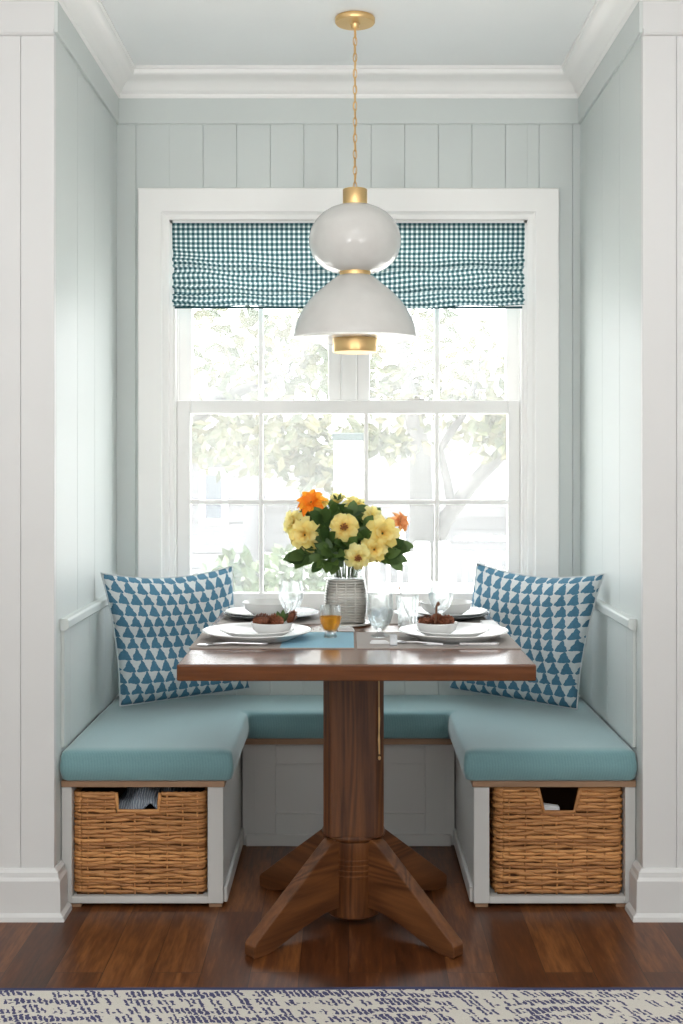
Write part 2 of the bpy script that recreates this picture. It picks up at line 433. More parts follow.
struct(MB().sweep([(o, ZC+h) for o, h in cr], loop).build('trim_3', M['trim'], smooth=True))          # crown moulding
struct(MB().sweep([(0, 2.386), (.008, 2.386), (.009, 2.389), (.009, ZC+.004), (0, ZC+.004)], loop[1:5]).build('trim_4', M['wall']))   # frieze board
for k, q in enumerate((loop[:2], loop[4:])):
    struct(MB().sweep([(0, 2.376), (.006, 2.378), (.010, 2.384), (.010, 2.392), (0, 2.394)], q).build('trim_%d' % (5+k), M['front']))

# ------------------------------------------------------------------ the window
win = thing('window_1', (0, YB, WZ0), 'white double-hung window above the bench with grilles', 'window'); struct(win)
def XZ(a, b, h): return (a, YB-h, b)
cas = [(0, 0), (0, .008), (.003, .010), (.016, .010), (.022, .014), (.026, .020), (.102, .022), (.106, .019), (.106, 0)]
MB().sweep([(-o, h) for o, h in cas], [(WX0, WZ0), (WX0, WZ1), (WX1, WZ1), (WX1, WZ0)], XZ).build('casing', M['trim'], win)
mb = MB()
for a in ((WX0-.001, WX0+.012), (WX1-.012, WX1+.001)): mb.box(a[0], a[1], YB, YB+.14, WZ0, WZ1)
mb.box(WX0, WX1, YB, YB+.14, WZ1-.012, WZ1)
for a, b in ((WX0+.012, WX0+.02), (WX1-.02, WX1-.012)): mb.box(a, b, YB+.006, YB+.024, WZ0, WZ1-.012); mb.box(a, b, YB+.066, YB+.070, WZ0, WZ1-.012)
mb.build('jamb', M['trim'], win, bevel=.001)
MB().box(WX0-.125, WX1+.125, YB-.045, YB+.14, WZ0-.028, WZ0).build('stool', M['trim'], win, bevel=.006, seg=2)
MB().box(WX0-.10, WX1+.10, YB-.016, YB, WZ0-.11, WZ0-.028).build('apron', M['trim'], win, bevel=.003)
yl0, yl1 = YB+.028, YB+.064
lower = MB()
gx0, gx1, gz0, gz1 = -.5445, .549, .779, 1.397
lower.box(-.5925, gx0, yl0, yl1, WZ0, 1.444); lower.box(gx1, .5925, yl0, yl1, WZ0, 1.444)
lower.box(gx0, gx1, yl0, yl1, gz1, 1.444); lower.box(gx0, gx1, yl0, yl1, WZ0, gz0)
ls = lower.build('lower_sash', M['trim'], win, bevel=.003)
for a in (-.302, .061, .305): MB().box(a-.0075, a+.0075, yl0+.006, yl1-.006, gz0-.002, gz1+.002).build('muntin', M['trim'], ls, bevel=.002)
MB().box(gx0-.002, gx1+.002, yl0+.007, yl1-.007, 1.084, 1.100).build('muntin', M['trim'], ls, bevel=.002)
MB().box(gx0-.003, gx1+.003, yl0+.016, yl0+.020, gz0-.003, gz1+.003).build('glass_pane', M['pane'], ls)
lk = MB().box(.205, .262, yl0+.004, yl0+.030, 1.4445, 1.450); lk.lathe([(.010, 0), (.010, .008), (.006, .010)], (.235, yl0+.016, 1.450), 12, True, True)
lk.build('sash_lock', M['pewter'], ls, bevel=.001)
yu0, yu1 = YB+.072, YB+.108
for x0, x1, c in ((-.545, -.071, -.306), (.075, .549, .309)):
    u = MB(); o0 = -.5925 if x0 < 0 else .030; o1 = -.026 if x0 < 0 else .5925
    u.box(o0, x0, yu0, yu1, 1.40, 2.045); u.box(x1, o1, yu0, yu1, 1.40, 2.045); u.box(x0, x1, yu0, yu1, 1.99, 2.045); u.box(x0, x1, yu0, yu1, 1.40, 1.441)
    us = u.build('upper_sash', M['trim'], win, bevel=.003)
    MB().box(c-.009, c+.009, yu0+.006, yu1-.006, 1.438, 1.992).build('muntin', M['trim'], us, bevel=.002)
    MB().box(x0-.003, x1+.003, yu0+.016, yu0+.020, 1.438, 1.993).build('glass_pane', M['pane'], us)
MB().box(-.026, .030, yu0-.006, YB+.14, 1.40, 2.046).build('mullion', M['trim'], win, bevel=.004)

# ------------------------------------------------------------------ roman shade
rs = thing('roman_shade', (0, YB+.01, 2.045), 'teal and white gingham roman shade pulled up at the top of the window', 'window shade')
MB().box(-.5995, .5995, YB-.010, YB+.020, 2.022, 2.044).build('headrail', M['trim'], rs, bevel=.002)
dS = 4.095
def prof_shade():
    k = [(0, 2.046), (0, 1.97), (-.004, 1.93), (-.016, 1.905), (-.020, 1.892), (-.014, 1.884), (-.004, 1.888), (-.003, 1.880), (-.010, 1.86), (-.020, 1.83), (-.024, 1.815), (-.018, 1.806), (-.008, 1.811), (-.007, 1.800), (-.016, 1.790), (-.020, 1.775), (-.018, 1.764), (-.008, 1.757)]
    out = []
    for (a, b), (c, d) in zip(k, k[1:]):
        for i in range(4): out.append((a+(c-a)*i/4, b+(d-b)*i/4))
    out.append(k[-1]); return out
ps = prof_shade(); arc = [0]
for a, b in zip(ps, ps[1:]): arc.append(arc[-1]+math.hypot(a[0]-b[0], a[1]-b[1]))
def shade_pt(u, v):
    i = round(v*(len(ps)-1)); y, z = ps[i]; x = -.602+1.204*u
    w = min(1, max(0, (2.0-z)/.12)); e = (2*u-1)
    sag = (e*e-.35)*.016*w*(1 if z > 1.80 else .35) + w*.004*math.sin(9*u+1.3*z*8)+w*.0025*math.sin(31*u+z*40)
    x += -e*.008*w*(1 if i % 7 < 4 else .4)
    yy = y*(1+.35*math.sin(5*u+i*.25))+.002*math.sin(23*u+i*.3)*w
    return (x, YB-.012+yy, z+sag)
mb = MB(); mb.grid(shade_pt, 130, len(ps)-1, lambda u, v: (u*1.204, arc[round(v*(len(ps)-1))]))
mb.build('shade_fabric', M['shade'], rs, smooth='all', fixn=False)
mb = MB(); mb.tube([(-.592+.0592*k, YB-.020+.002*math.sin(k), 1.7565+.0006*math.sin(k*2)+(.35*((k/10-1)**2-.35)*.016 if 0 else 0)) for k in range(21)], .004, 6)
mb.build('hem_bar', M['shade'], rs, smooth=True)

# ------------------------------------------------------------------ pendant lamp
dp = 3.60; px0 = X(355, dp); py0 = Y(dp); s3 = F/dp
pend = thing('pendant_lamp', (px0, py0, CZ), 'white double-dome pendant lamp with brass bands hanging on a brass chain', 'pendant lamp')
def zz(y): return H+(465-y)/s3
def lp(rows): return [(r/s3, zz(y)-CZ) for r, y in rows]
def LT(name, rows, m, n=48, caps=(False, False)):
    return MB().lathe(lp(rows), (px0, py0, CZ), n, *caps).build(name, m, pend, smooth=True)
cn = MB(); cn.lathe([(.001, -.001), (.0585, -.001), (.060, -.004), (.060, -.014), (.057, -.018), (.016, -.020), (.012, -.026), (.012, -.034), (.001, -.036)], (px0, py0, CZ), 40)
cn.build('canopy', M['gold'], pend, smooth=True)
ch = MB(); z = CZ-.032; k = 0; zb = zz(190)
while z > zb-.004:
    L = .030; pts = []
    for i in range(13):
        a = 2*pi*i/12; q = .0055*math.cos(a); zz_ = z-L/2+.5*L*math.sin(a)
        if k % 2: pts.append((px0+q, py0, zz_))
        else: pts.append((px0+.3*q, py0+q, zz_))
    ch.tube(pts, .0016, 6, False); z -= L-.0058; k += 1
ch.tube([(px0+.003*math.sin(i*.9), py0+.003*math.cos(i*.9), CZ-.03+(zb-CZ+.03)*i/40) for i in range(41)], .0013, 6)
ch.build('chain', M['gold'], pend, smooth=True)
LT('cap', [(.1, 189.5), (12, 189.5), (12.3, 190), (12.3, 204.5), (12, 205.5), (.1, 205.5)], M['gold'])
LT('globe', [(11, 205), (17, 206), (25, 209), (33, 214), (39.5, 221), (44, 229), (46, 238), (45.7, 246), (43, 255), (38, 262.5), (31, 268), (24, 271), (15, 272)], M['opal'])
LT('ring', [(14.5, 268.5), (15.2, 269), (15.6, 272.5), (15.2, 276), (14.5, 276.5), (13, 277)], M['gold'])
LT('dome_shade', [(13, 275), (17, 276), (23, 280), (30, 286), (38.5, 293), (46, 301), (52.5, 310), (57.5, 319), (61, 328), (63.2, 335), (63.2, 338.5), (61, 339.5), (40, 339), (.1, 338)], M['opal'])
LT('collar', [(.1, 338), (22, 338), (22.3, 339), (22.3, 351.5), (21.8, 352.5), (.1, 352.5)], M['gold'])

# ------------------------------------------------------------------ bench cabinets
yb0 = Y(3.305); yb1 = YB-.001; ybk = Y(3.85)
ZB = .352
def side_bench(s):
    n = 'left' if s < 0 else 'right'
    o_, i_ = (HW-.002)*s, .345*s                      # wall side and aisle side
    root = thing('storage_bench', ((o_+i_)/2, yb0, 0), 'white open-fronted storage bench along the %s wall, holding a wicker basket' % n, 'bench', None)
    def bx(mb, a, b, *r): a, b = sorted((a, b)); mb.box(a, b, *r)
    m = MB()
    bx(m, o_, o_-s*.029, yb0, yb1, .012, .333); bx(m, i_, i_+s*.043, yb0, yb0+.02, .012, .333); bx(m, i_, i_+s*.018, yb0+.02, ybk, .012, .333)
    bx(m, i_, i_+s*.02, ybk, yb1, .012, .333)
    bx(m, o_-s*.029, i_+s*.043, yb0, yb0+.47, .012, .031); bx(m, o_-s*.029, i_+s*.018, yb0+.47, yb0+.485, .012, .333)
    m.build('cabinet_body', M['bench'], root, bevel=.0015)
    m = MB(); bx(m, o_, i_-s*.004, yb0-.004, yb1, .3335, ZB-.0005); m.build('seat_board', M['ply'], root, bevel=.001)
    m = MB(); bx(m, i_-s*.010, i_, yb0+.012, ybk, .012, .055); m.build('base_strip', M['bench'], root, bevel=.002)
    for a in (o_-s*.035, i_+s*.022):
        m = MB(); bx(m, a-.018, a+.018, yb0+.006, yb0+.045, 0, .012); m.build('foot', M['ply'], root, bevel=.001)
    return root
side_bench(-1); side_bench(1)
root = thing('bench_cabinet', (0, ybk, 0), 'white panelled bench cabinet under the window behind the table base', 'bench')
m = MB(); a0, a1 = -.3405, .3405
m.box(a0, a1, ybk+.010, YB-.001, .012, .333)
pz0, pz1, px_0, px_1 = Z(813.5, 3.85), Z(764, 3.85), X(275.7, 3.85), X(425, 3.85)
m.box(a0, px_0, ybk, ybk+.010, 0, .333); m.box(px_1, a1, ybk, ybk+.010, 0, .333)
m.box(px_0, px_1, ybk, ybk+.010, pz1, .333); m.box(px_0, px_1, ybk, ybk+.010, 0, pz0)
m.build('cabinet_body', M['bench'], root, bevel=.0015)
for a in (X(255, 3.85), X(445, 3.85)):
    MB().box(a-.002, a+.002, ybk-.0025, ybk, .04, .333).build('stile_bead', M['bench'], root)
MB().box(a0+.012, a1-.012, ybk-.012, ybk, 0, .037).build('base_strip', M['bench'], root, bevel=.002)
MB().box(a0+.006, a1-.006, ybk-.046, YB-.001, .3335, ZB-.0005).build('seat_board', M['ply'], root, bevel=.001)

# ------------------------------------------------------------------ U-shaped cushion
def cushion():
    r = .016; zt = .437; z0 = ZB
    yf = Y(3.285); yi = Y(3.795); xi = .318; xo = HW-.003; yk = YB-.004
    base = [(-xo, yf), (-xi, yf), (-xi, yi), (xi, yi), (xi, yf), (xo, yf), (xo, yk), (-xo, yk)]
    # rounded corners in plan
    def rounded(poly, rad):
        out = []; n = len(poly)
        for i in range(n):
            p0, p, p1 = Vector(poly[i-1]), Vector(poly[i]), Vector(poly[(i+1) % n])
            d0 = (p0-p).normalized(); d1 = (p1-p).normalized()
            A = p+d0*rad; B = p+d1*rad
            for k in range(6):
                t = k/5; out.append(tuple(A*(1-t)**2+p*2*t*(1-t)+B*t*t))
        return out
    mb = MB()
    def off(poly, d):
        out = []; n = len(poly)
        for i in range(n):
            p0, p, p1 = (Vector(poly[k % n]) for k in (i-1, i, i+1))
            n0 = Vector(((p-p0).y, -(p-p0).x)).normalized(); n1 = Vector(((p1-p).y, -(p1-p).x)).normalized()
            k = (n0+n1); k = k/(1+n0.dot(n1)); q = p-k*d; out.append((q.x, q.y))
        return out
    rings = []
    for d, z in ((.012, z0), (.003, z0+.006), (-.003, z0+.03), (-.003, z0+.045), (0, zt-r), (r*.12, zt-r*.55), (r*.4, zt-r*.2), (r, zt-.001), (r*2.2, zt+.003)):
        pl = rounded(off(base, d), .016)
        rings.append([(x, y, z) for x, y in pl])
    mb.rings(rings, True, True, True)
    o = mb.build('bench_cushion', M['cushion'], None, smooth='all'); recenter(o)
    md = o.modifiers.new('n', 'WEIGHTED_NORMAL'); md.keep_sharp = False
    return tag(o, 'teal upholstered U-shaped seat cushion covering the built-in bench', 'cushion')
cushion()

# ------------------------------------------------------------------ pillows
def pillow(TL, TR, BL, BR, label, puff=.078, dents=()):
    c = (TL+TR+BL+BR)/4; nrm = (TR-TL+BR-BL).cross(TL-BL+TR-BR).normalized()
    if nrm.y > 0: nrm = -nrm
    root = thing('throw_pillow', (c.x, c.y, min(BL.z, BR.z)), label, 'pillow', 'patterned pillows on the bench')
    def pt(u, v, side):
        cu, cv = 2*u-1, 2*v-1
        k = .075
        uu = .5+.5*cu*(1-k*(1-cv*cv)); vv = .5+.5*cv*(1-k*(1.7 if cv > 0 else .8)*(1-cu*cu))
        p = (BL*(1-uu)+BR*uu)*(1-vv)+(TL*(1-uu)+TR*uu)*vv
        t = max(0, (1-cu**4)*(1-cv**4))**.62 * (1-.18*(cu*cu+cv*cv)*.5)
        h = puff*t
        h += .006*t*math.sin(7*u+4*v)+.004*t*math.sin(13*v-5*u)
        h += t*(.016*noise.noise(Vector((u*3.2+BL.x*9, v*3.2, 4)))+.007*noise.noise(Vector((u*8, v*8+BL.x*5, 1))))
        return p+nrm*(h*side)+Vector((0, 0, -.012*(1-cu*cu)*(1-vv)))
    mb = MB()
    mb.grid(lambda u, v: pt(u, v, 1), 40, 40, lambda u, v: (u, v))
    mb.grid(lambda u, v: pt(u, v, -.75), 40, 40, lambda u, v: (u, v))
    mb.build('cover', M['pillow'], root, smooth='all', weld=.0003)
    loop = [(k/30, 0) for k in range(30)]+[(1, k/30) for k in range(30)]+[(1-k/30, 1) for k in range(30)]+[(0, 1-k/30) for k in range(31)]
    mb = MB(); mb.tube([pt(u, v, 0) for u, v in loop], .0026, 6, False); mb.build('piping', M['piping'], root, smooth='all')
    return root
pillow(P(101, 573, 3.765), P(232, 566, 3.99), P(120, 706, 3.82), P(250, 688, 3.98), 'blue and white patterned throw pillow in the left corner of the bench')
pillow(P(477, 563, 3.99), P(604, 574, 3.69), P(449, 688, 3.98), P(577, 709, 3.80), 'blue and white patterned throw pillow in the right corner of the bench')

# ------------------------------------------------------------------ wicker baskets
def basket(px_l, px_r, py_t, nt, label, slant):
    d = yb0+.012-CY; x0, x1 = X(px_l, d)+.006, X(px_r, d)-.006; z0, z1 = .034, Z(py_t, d)
    y0 = yb0+.014; y1 = y0+.40; cx = (x0+x1)/2
    root = thing('wicker_basket', (cx, y0+.2, z0-.003), label, 'basket', 'wicker baskets under the bench')
    n0, n1, nz = X(nt[0], d), X(nt[1], d), Z(nt[2], d)
    rad = .02
    per = []                                          # rounded rectangle, sampled
    def seg(a, b, n): 
        for i in range(n): per.append((a[0]+(b[0]-a[0])*i/n, a[1]+(b[1]-a[1])*i/n))
    def arcp(cx_, cy_, a0):
        for i in range(4): a = a0+pi/2*i/4; per.append((cx_+rad*math.cos(a), cy_+rad*math.sin(a)))
    seg((x0+rad, y0), (x1-rad, y0), 54); arcp(x1-rad, y0+rad, -pi/2); seg((x1, y0+rad), (x1, y1-rad), 30); arcp(x1-rad, y1-rad, 0)
    seg((x1-rad, y1), (x0+rad, y1), 20); arcp(x0+rad, y1-rad, pi/2); seg((x0, y1-rad), (x0, y0+rad), 30); arcp(x0+rad, y0+rad, pi)
    N = len(per)
    L = [0]
    for i in range(1, N): L.append(L[-1]+math.dist(per[i], per[i-1]))
    def innotch(x, y, z): 
        e = (z1-z)*slant
        return y < y0+.05 and z > nz-.002 and n0+ (z1-z)*slant < x < n1-(z1-z)*slant
    mb = MB(); rows = 31; dz = (z1-z0-.006)/rows
    for r in range(rows):
        zc = z0+.004+dz*(r+.5); ph = random.random()*6; amp = random.uniform(.001, .0036); rr = dz*random.uniform(.50, .66)
        run = []
        for i in range(N+1):
            x, y = per[i % N]; s = L[i % N]
            tx, ty = x-cx, y-(y0+y1)/2
            nx, ny = (0, -1) if y <= y0+.001 else (0, 1) if y >= y1-.001 else (1 if tx > 0 else -1, 0)
            wv = .0028*math.sin(pi*s/.043+pi*r)
            zw = amp*math.sin(s*21+ph)+.0022*noise.noise(Vector((s*35, r*1.7, px_l)))
            p = Vector((x+nx*wv, y+ny*wv, zc+zw))
            if innotch(x, y, zc):
                if len(run) > 1: mb.tube(run, rr, 6)
                run = []
            else: run.append(p)
        if len(run) > 1: mb.tube(run, rr, 6)
    k = 0; s = .02
    while s < L[-1]:
        i = min(range(N), key=lambda j: abs(L[j]-s)); x, y = per[i]
        top = z1-.004 if not innotch(x, y, z1) else nz-.006
        mb.tube([(x+random.uniform(-.002, .002), y+(-.0022 if y <= y0+.001 else 0), z0+(top-z0)*q/8) for q in range(9)], .0026, 5)
        s += .043
    mb.build('weave', M['wicker'], root, smooth='all')
    mb = MB(); run = []                               # rim
    for i in range(N+1):
        x, y = per[i % N]
        if innotch(x, y, z1): 
            if len(run) > 1: mb.tube(run, .0062, 6)
            run = []
        else: run.append((x, y, z1-.003+.001*math.sin(i*1.9)))
    if len(run) > 1: mb.tube(run, .0062, 6)
    mb.tube([(n0, y0, z1), (n0+(z1-nz)*slant*.5, y0-.001, (z1+nz)/2), (n0+(z1-nz)*slant, y0, nz), ((n0+n1)/2, y0-.001, nz-.001), (n1-(z1-nz)*slant, y0, nz), (n1-(z1-nz)*slant*.5, y0-.001, (z1+nz)/2), (n1, y0, z1)], .0055, 6)
    mb.build('rim', M['wicker'], root, smooth='all')
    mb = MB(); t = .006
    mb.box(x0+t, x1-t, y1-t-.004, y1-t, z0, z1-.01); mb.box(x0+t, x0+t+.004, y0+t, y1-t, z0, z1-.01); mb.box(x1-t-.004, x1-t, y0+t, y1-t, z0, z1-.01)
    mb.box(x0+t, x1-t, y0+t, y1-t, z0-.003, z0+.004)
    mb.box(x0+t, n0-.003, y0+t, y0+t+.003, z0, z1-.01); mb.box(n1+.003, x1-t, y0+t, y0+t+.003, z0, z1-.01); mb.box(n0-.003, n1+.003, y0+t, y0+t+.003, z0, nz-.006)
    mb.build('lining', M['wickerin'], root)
    return x0, x1, y0, y1, z0, z1, n0, n1, nz
B = basket(72, 207, 793, (116, 160, 811), 'brown wicker basket with a grey blanket inside, in the left bench', .1)
x0, x1, y0, y1, z0, z1, n0, n1, nz = B
def blanket(u, v):
    x = n0-.03+(n1-n0+.09)*u; y = y0+.016+.24*v
    e = math.sin(pi*min(1, max(0, u)))**.6
    z = nz-.04+.078*e*min(1, .55+v*2.2) + .010*math.sin(14*u+5*v)*e+.006*math.sin(25*u-9*v)+.012*noise.noise(Vector((u*5, v*5, 2)))
    return (x, y, min(z, .327))
mb = MB(); mb.grid(blanket, 40, 30); o = mb.build('knit_blanket', M['knit'], smooth='all', solid=.006); recenter(o)
tag(o, 'grey-blue knitted blanket folded inside the left wicker basket', 'blanket')
B = basket(493.5, 624, 788, (538, 580.5, 812), 'brown wicker basket with an open dark handle hole, in the right bench', .25)
x0, x1, y0, y1, z0, z1, n0, n1, nz = B
mb = MB(); mb.prism([(n0-.02, nz-.10), (n0+.075, nz-.10), (n0+.065, nz+.004), (n0+.004, nz+.012), (n0-.015, nz+.006)], lambda a, b, t: (a, y0+.03+t, b+t*.1), 0, .02)
o = mb.build('paper_packet', M['napkin'], bevel=.002); recenter(o); tag(o, 'pale paper packet peeping from the handle hole of the right basket', 'packet')

# ------------------------------------------------------------------ pedestal table
DT0, DT1 = 2.718, 3.742; TZ = .768
tx = .0135; ty = Y(3.23)
tab = thing('dining_table', (tx, ty, 0), 'brown wooden pedestal dining table with four splayed braces', 'table')
tx0, tx1 = X(176.5, DT0), X(536.5, DT0)
MB().box(tx0, tx1, Y(DT0), Y(DT1), TZ-.038, TZ).build('tabletop', M['tabletop'], tab, bevel=.004, seg=3)
MB().box(tx-.24, tx+.24, ty-.24, ty+.24, TZ-.062, TZ-.038).build('top_cleat', M['table'], tab, bevel=.003)
q = .080; c = .020
oct_ = [(-q+c, -q), (q-c, -q), (q, -q+c), (q, q-c), (q-c, q), (-q+c, q), (-q, q-c), (-q, -q+c)]
MB().prism(oct_, lambda a, b, t: (tx+a, ty+b, t), .240, TZ-.062).build('column', M['table'], tab, bevel=.003)
dr = [(.001, .020), (.068, .020), (.074, .026), (.076, .05)]
z = .128
dr.append((.077, z))
for k in range(4): dr += [(.0785, z+.003), (.0785, z+.008), (.075, z+.010), (.075, z+.012)]; z += .014
dr += [(.078, z+.004), (.078, .225), (.084, .230), (.0855, .236), (.084, .243), (.078, .246), (.001, .246)]
MB().lathe(dr, (tx, ty, 0), 48).build('base_drum', M['table'], tab, smooth=True)
for k in range(4):
    a = pi/4+k*pi/2; ca, sa = math.cos(a), math.sin(a)
    poly = [(.060, .052), (.060, .232), (.090, .232), (.102, .225), (.360, .038), (.366, .030), (.366, .004), (.362, 0), (.318, 0), (.290, .006), (.20, .034), (.12, .050)]
    m = MB(); m.prism(poly, lambda r, z, t: (r, t, z), -.0195, .0195)
    o = m.build('brace', M['legwood'], None, bevel=.005, seg=2); o.parent = tab; o.rotation_euler = (0, 0, a)
hx = tx+.0665; hy = ty-q-.004
m = MB(); m.tube([(hx, hy, TZ-.064), (hx, hy, .56)], .0011, 6)
m.tube([(hx, hy, .585-.02*0), (hx+.0005, hy, .555), (hx, hy, .520)], [.0016, .0026, .0016], 8); m.tube([(hx, hy, .520), (hx, hy, .50), (hx+.001, hy, .462)], [.0014, .003, .0022], 8)
m.lathe([(.0003, .006), (.0035, .004), (.004, 0), (.0035, -.004), (.0003, -.006)], (hx+.001, hy, .452), 10)
m.build('pull_rod', M['gold'], tab, smooth=True)

# ------------------------------------------------------------------ place settings
MT = TZ+.003
def placemat(xl, xr, d0, d1, label, flip=False, skew=0):
    def top(u, v): return (xl+(xr-xl)*u, Y(d0)+(d1-d0)*v, MT)
    mb = MB(); mb.grid(top, 2, 2, (lambda u, v: (1-u, v)) if flip else (lambda u, v: (u, v)))
    mb.grid(lambda u, v: (xl+(xr-xl)*u, Y(d0)+(d1-d0)*v, TZ+.0003), 2, 2, (lambda u, v: (1-u, v)) if flip else (lambda u, v: (u, v)))
    for a, b in (((xl, d0), (xr, d0)), ((xr, d0), (xr, d1)), ((xr, d1), (xl, d1)), ((xl, d1), (xl, d0))):
        mb.grid(lambda u, v: (a[0]+(b[0]-a[0])*u, Y(a[1]+(b[1]-a[1])*u), TZ+.0003+(MT-TZ-.0003)*v), 2, 1, lambda u, v: (.1, v))
    o = mb.build('placemat', M['mat'], weld=.00005); recenter(o); return tag(o, label, 'placemat', 'placemats on the table')
placemat(X(189, 2.95), X(354, 2.95), 2.948, 3.225, 'taupe linen placemat with a blue end, at the front left of the table')
o = placemat(X(357, 2.95), X(521, 2.95), 2.948, 3.225, 'taupe linen placemat at the front right of the table', True); o.data.materials[0] = M['linen']
o = placemat(-.372, -.03, 3.40, 3.70, 'grey linen placemat at the back left, under the slate charger'); o.data.materials[0] = M['linen']
o = placemat(.07, .40, 3.40, 3.70, 'grey linen placemat at the back right, under the slate charger', True); o.data.materials[0] = M['linen']

def plate_mesh(R, h, name, m, thin=.004):
    prof = [(.001, .0015), (R*.55, .0015), (R*.58, 0), (R*.62, 0), (R*.64, .002), (R*.97, h-.001), (R, h+.001), (R*.985, h+thin*.7), (R*.66, .006), (R*.55, .0052), (.001, .0052)]
    return MB().lathe(prof, (0, 0, 0), 56).build(name, m, smooth=True)
def single(o, loc, label, cat, group=None): o.location = loc; return tag(o, label, cat, group)
def copy1(o, loc, label, group=None):
    c = o.copy(); C.objects.link(c); c.location = loc; c['label'] = label; return c
cxl, cxr = X(257, 3.10), X(453.5, 3.10); yc = Y(3.10)
DP = plate_mesh(.142, .022, 'dinner_plate', M['china'])
single(DP, (cxl, yc, MT), 'large white dinner plate on the front left placemat', 'plate', 'front dinner plates')
copy1(DP, (cxr, yc, MT), 'large white dinner plate on the front right placemat')
SP = plate_mesh(.096, .018, 'salad_plate', M['china'])
single(SP, (cxl, yc, MT+.0055), 'small white plate stacked on the left dinner plate', 'plate', 'front small plates')
copy1(SP, (cxr-.004, yc, MT+.0055), 'small white plate stacked on the right dinner plate')
def bowl_mesh(R, h, name, m, n=48):
    prof = [(.001, .002), (R*.5, .002), (R*.52, 0), (R*.6, 0), (R*.72, .006), (R*.9, h*.45), (R, h), (R*.975, h+.001), (R*.95, h-.001), (R*.84, h*.45), (R*.66, .010), (.001, .007)]
    return MB().lathe(prof, (0, 0, 0), n).build(name, m, smooth=True)
BW = bowl_mesh(.054, .032, 'bowl', M['china'])
bz = MT+.0055+.0053
bl = Vector((X(272, 3.10), yc, bz)); br_ = Vector((X(437, 3.10), yc, bz))
single(BW, bl, 'small white bowl of pinecones on the left plate stack', 'bowl', 'front bowls')
copy1(BW, br_, 'small white bowl of pinecones on the right plate stack')
# pinecones: overlapping scales round a core
def pinecone(L, R, label, loc, rot):
    mb = MB()
    mb.lathe([(.001, -L*.5), (R*.55, -L*.4), (R*.72, -L*.1), (R*.6, L*.2), (R*.3, L*.42), (.001, L*.5)], (0, 0, 0), 14)
    for i in range(64):
        t = i/63; z = -L*.42+L*.9*t; r = R*.78*math.sqrt(max(.05, 1-(2*t-.85)**2)); a = i*2.39996
        o = Vector((math.cos(a), math.sin(a), 0)); tn = Vector((-o.y, o.x, 0)); w = R*.32
        p = o*r*.7+Vector((0, 0, z)); q = o*(r+R*.28)+Vector((0, 0, z+L*.07))
        vs = [mb.bm.verts.new(v) for v in (p-tn*w*.5, p+tn*w*.5, q+tn*w*.6, q+o*.002, q-tn*w*.6)]; mb.face(vs)
        vs2 = [mb.bm.verts.new(v) for v in (p-tn*w*.5-Vector((0, 0, .0025)), q-tn*w*.6-Vector((0, 0, .0015)), q+tn*w*.6-Vector((0, 0, .0015)), p+tn*w*.5-Vector((0, 0, .0025)))]; mb.face(vs2)
    o = mb.build('pinecone', M['cone'], fixn=False); o.location = loc; o.rotation_euler = rot
    return tag(o, label, 'pinecone')
zc = bz+.036
pinecone(.050, .020, 'reddish brown pinecone, leftmost in the left bowl', bl+Vector((-.026, -.016, zc-bz)), (.5, 1.35, .3))
pinecone(.044, .017, 'reddish brown pinecone in the middle of the left bowl', bl+Vector((.010, -.020, zc-bz-.002)), (.3, 1.2, -.4))
pinecone(.042, .016, 'brown pinecone at the back of the left bowl', bl+Vector((.006, .018, zc-bz)), (.3, 1.4, .8))
pinecone(.036, .013, 'slim brown pinecone standing out over the right rim of the left bowl', bl+Vector((.050, -.008, zc-bz+.010)), (.2, .55, 0))
pinecone(.040, .016, 'reddish brown pinecone, leftmost in the right bowl', br_+Vector((-.030, -.012, zc-bz)), (.4, 1.4, .2))
pinecone(.042, .016, 'reddish brown pinecone, rightmost in the right bowl', br_+Vector((.022, -.012, zc-bz-.001)), (.4, 1.2, -.3))
pinecone(.038, .015, 'brown pinecone at the back of the right bowl', br_+Vector((0, .020, zc-bz)), (.3, 1.4, .8))
mb = MB(); b0 = br_+Vector((-.006, -.012, .030)); mb.tube([b0, b0+Vector((.003, 0, .025)), b0+Vector((.004, 0, .045)), b0+Vector((.010, 0, .056)), b0+Vector((.012, 0, .050)), b0+Vector((.003, 0, .044))], [.003, .0025, .003, .004, .003, .0015], 7)
o = mb.build('dry_twig', M['twig'], smooth=True); recenter(o); tag(o, 'brown hooked twig sticking up out of the right bowl', 'twig')
# leaf blade helper
def blade(mb, base, tip, w, nrm, bend=.15, n=5):
    base, tip = Vector(base), Vector(tip); ax = tip-base; L = ax.length; t = ax.normalized(); nrm = Vector(nrm)
    side = t.cross(nrm)
    if side.length < 1e-3: side = t.orthogonal()
    side.normalize(); nn = side.cross(t).normalized()
    A = []
    for i in range(n+1):
        s = i/n; ww = w*math.sin(pi*min(1, s*.93+.05))**.8*(1 if s < .9 else .6); c = base+ax*s+nn*(-bend*L*(s*s)+bend*.3*L*s)
        A.append([mb.bm.verts.new(c-side*ww*.5+nn*.12*ww), mb.bm.verts.new(c), mb.bm.verts.new(c+side*ww*.5+nn*.12*ww)])
    for p, q_ in zip(A, A[1:]):
        mb.face([p[0], p[1], q_[1], q_[0]]); mb.face([p[1], p[2], q_[2], q_[1]])
mb = MB(); b0 = bl+Vector((.026, -.008, .032)); 
for dx, dz in ((-.012, .030), (.004, .034), (.016, .026)): blade(mb, b0, b0+Vector((dx, -.006, dz)), .014, (0, -1, .2))
o = mb.build('green_leaf', M['leaf'], smooth='all', fixn=False); recenter(o); tag(o, 'green leaf cluster tucked behind the pinecones in the left bowl', 'leaf')

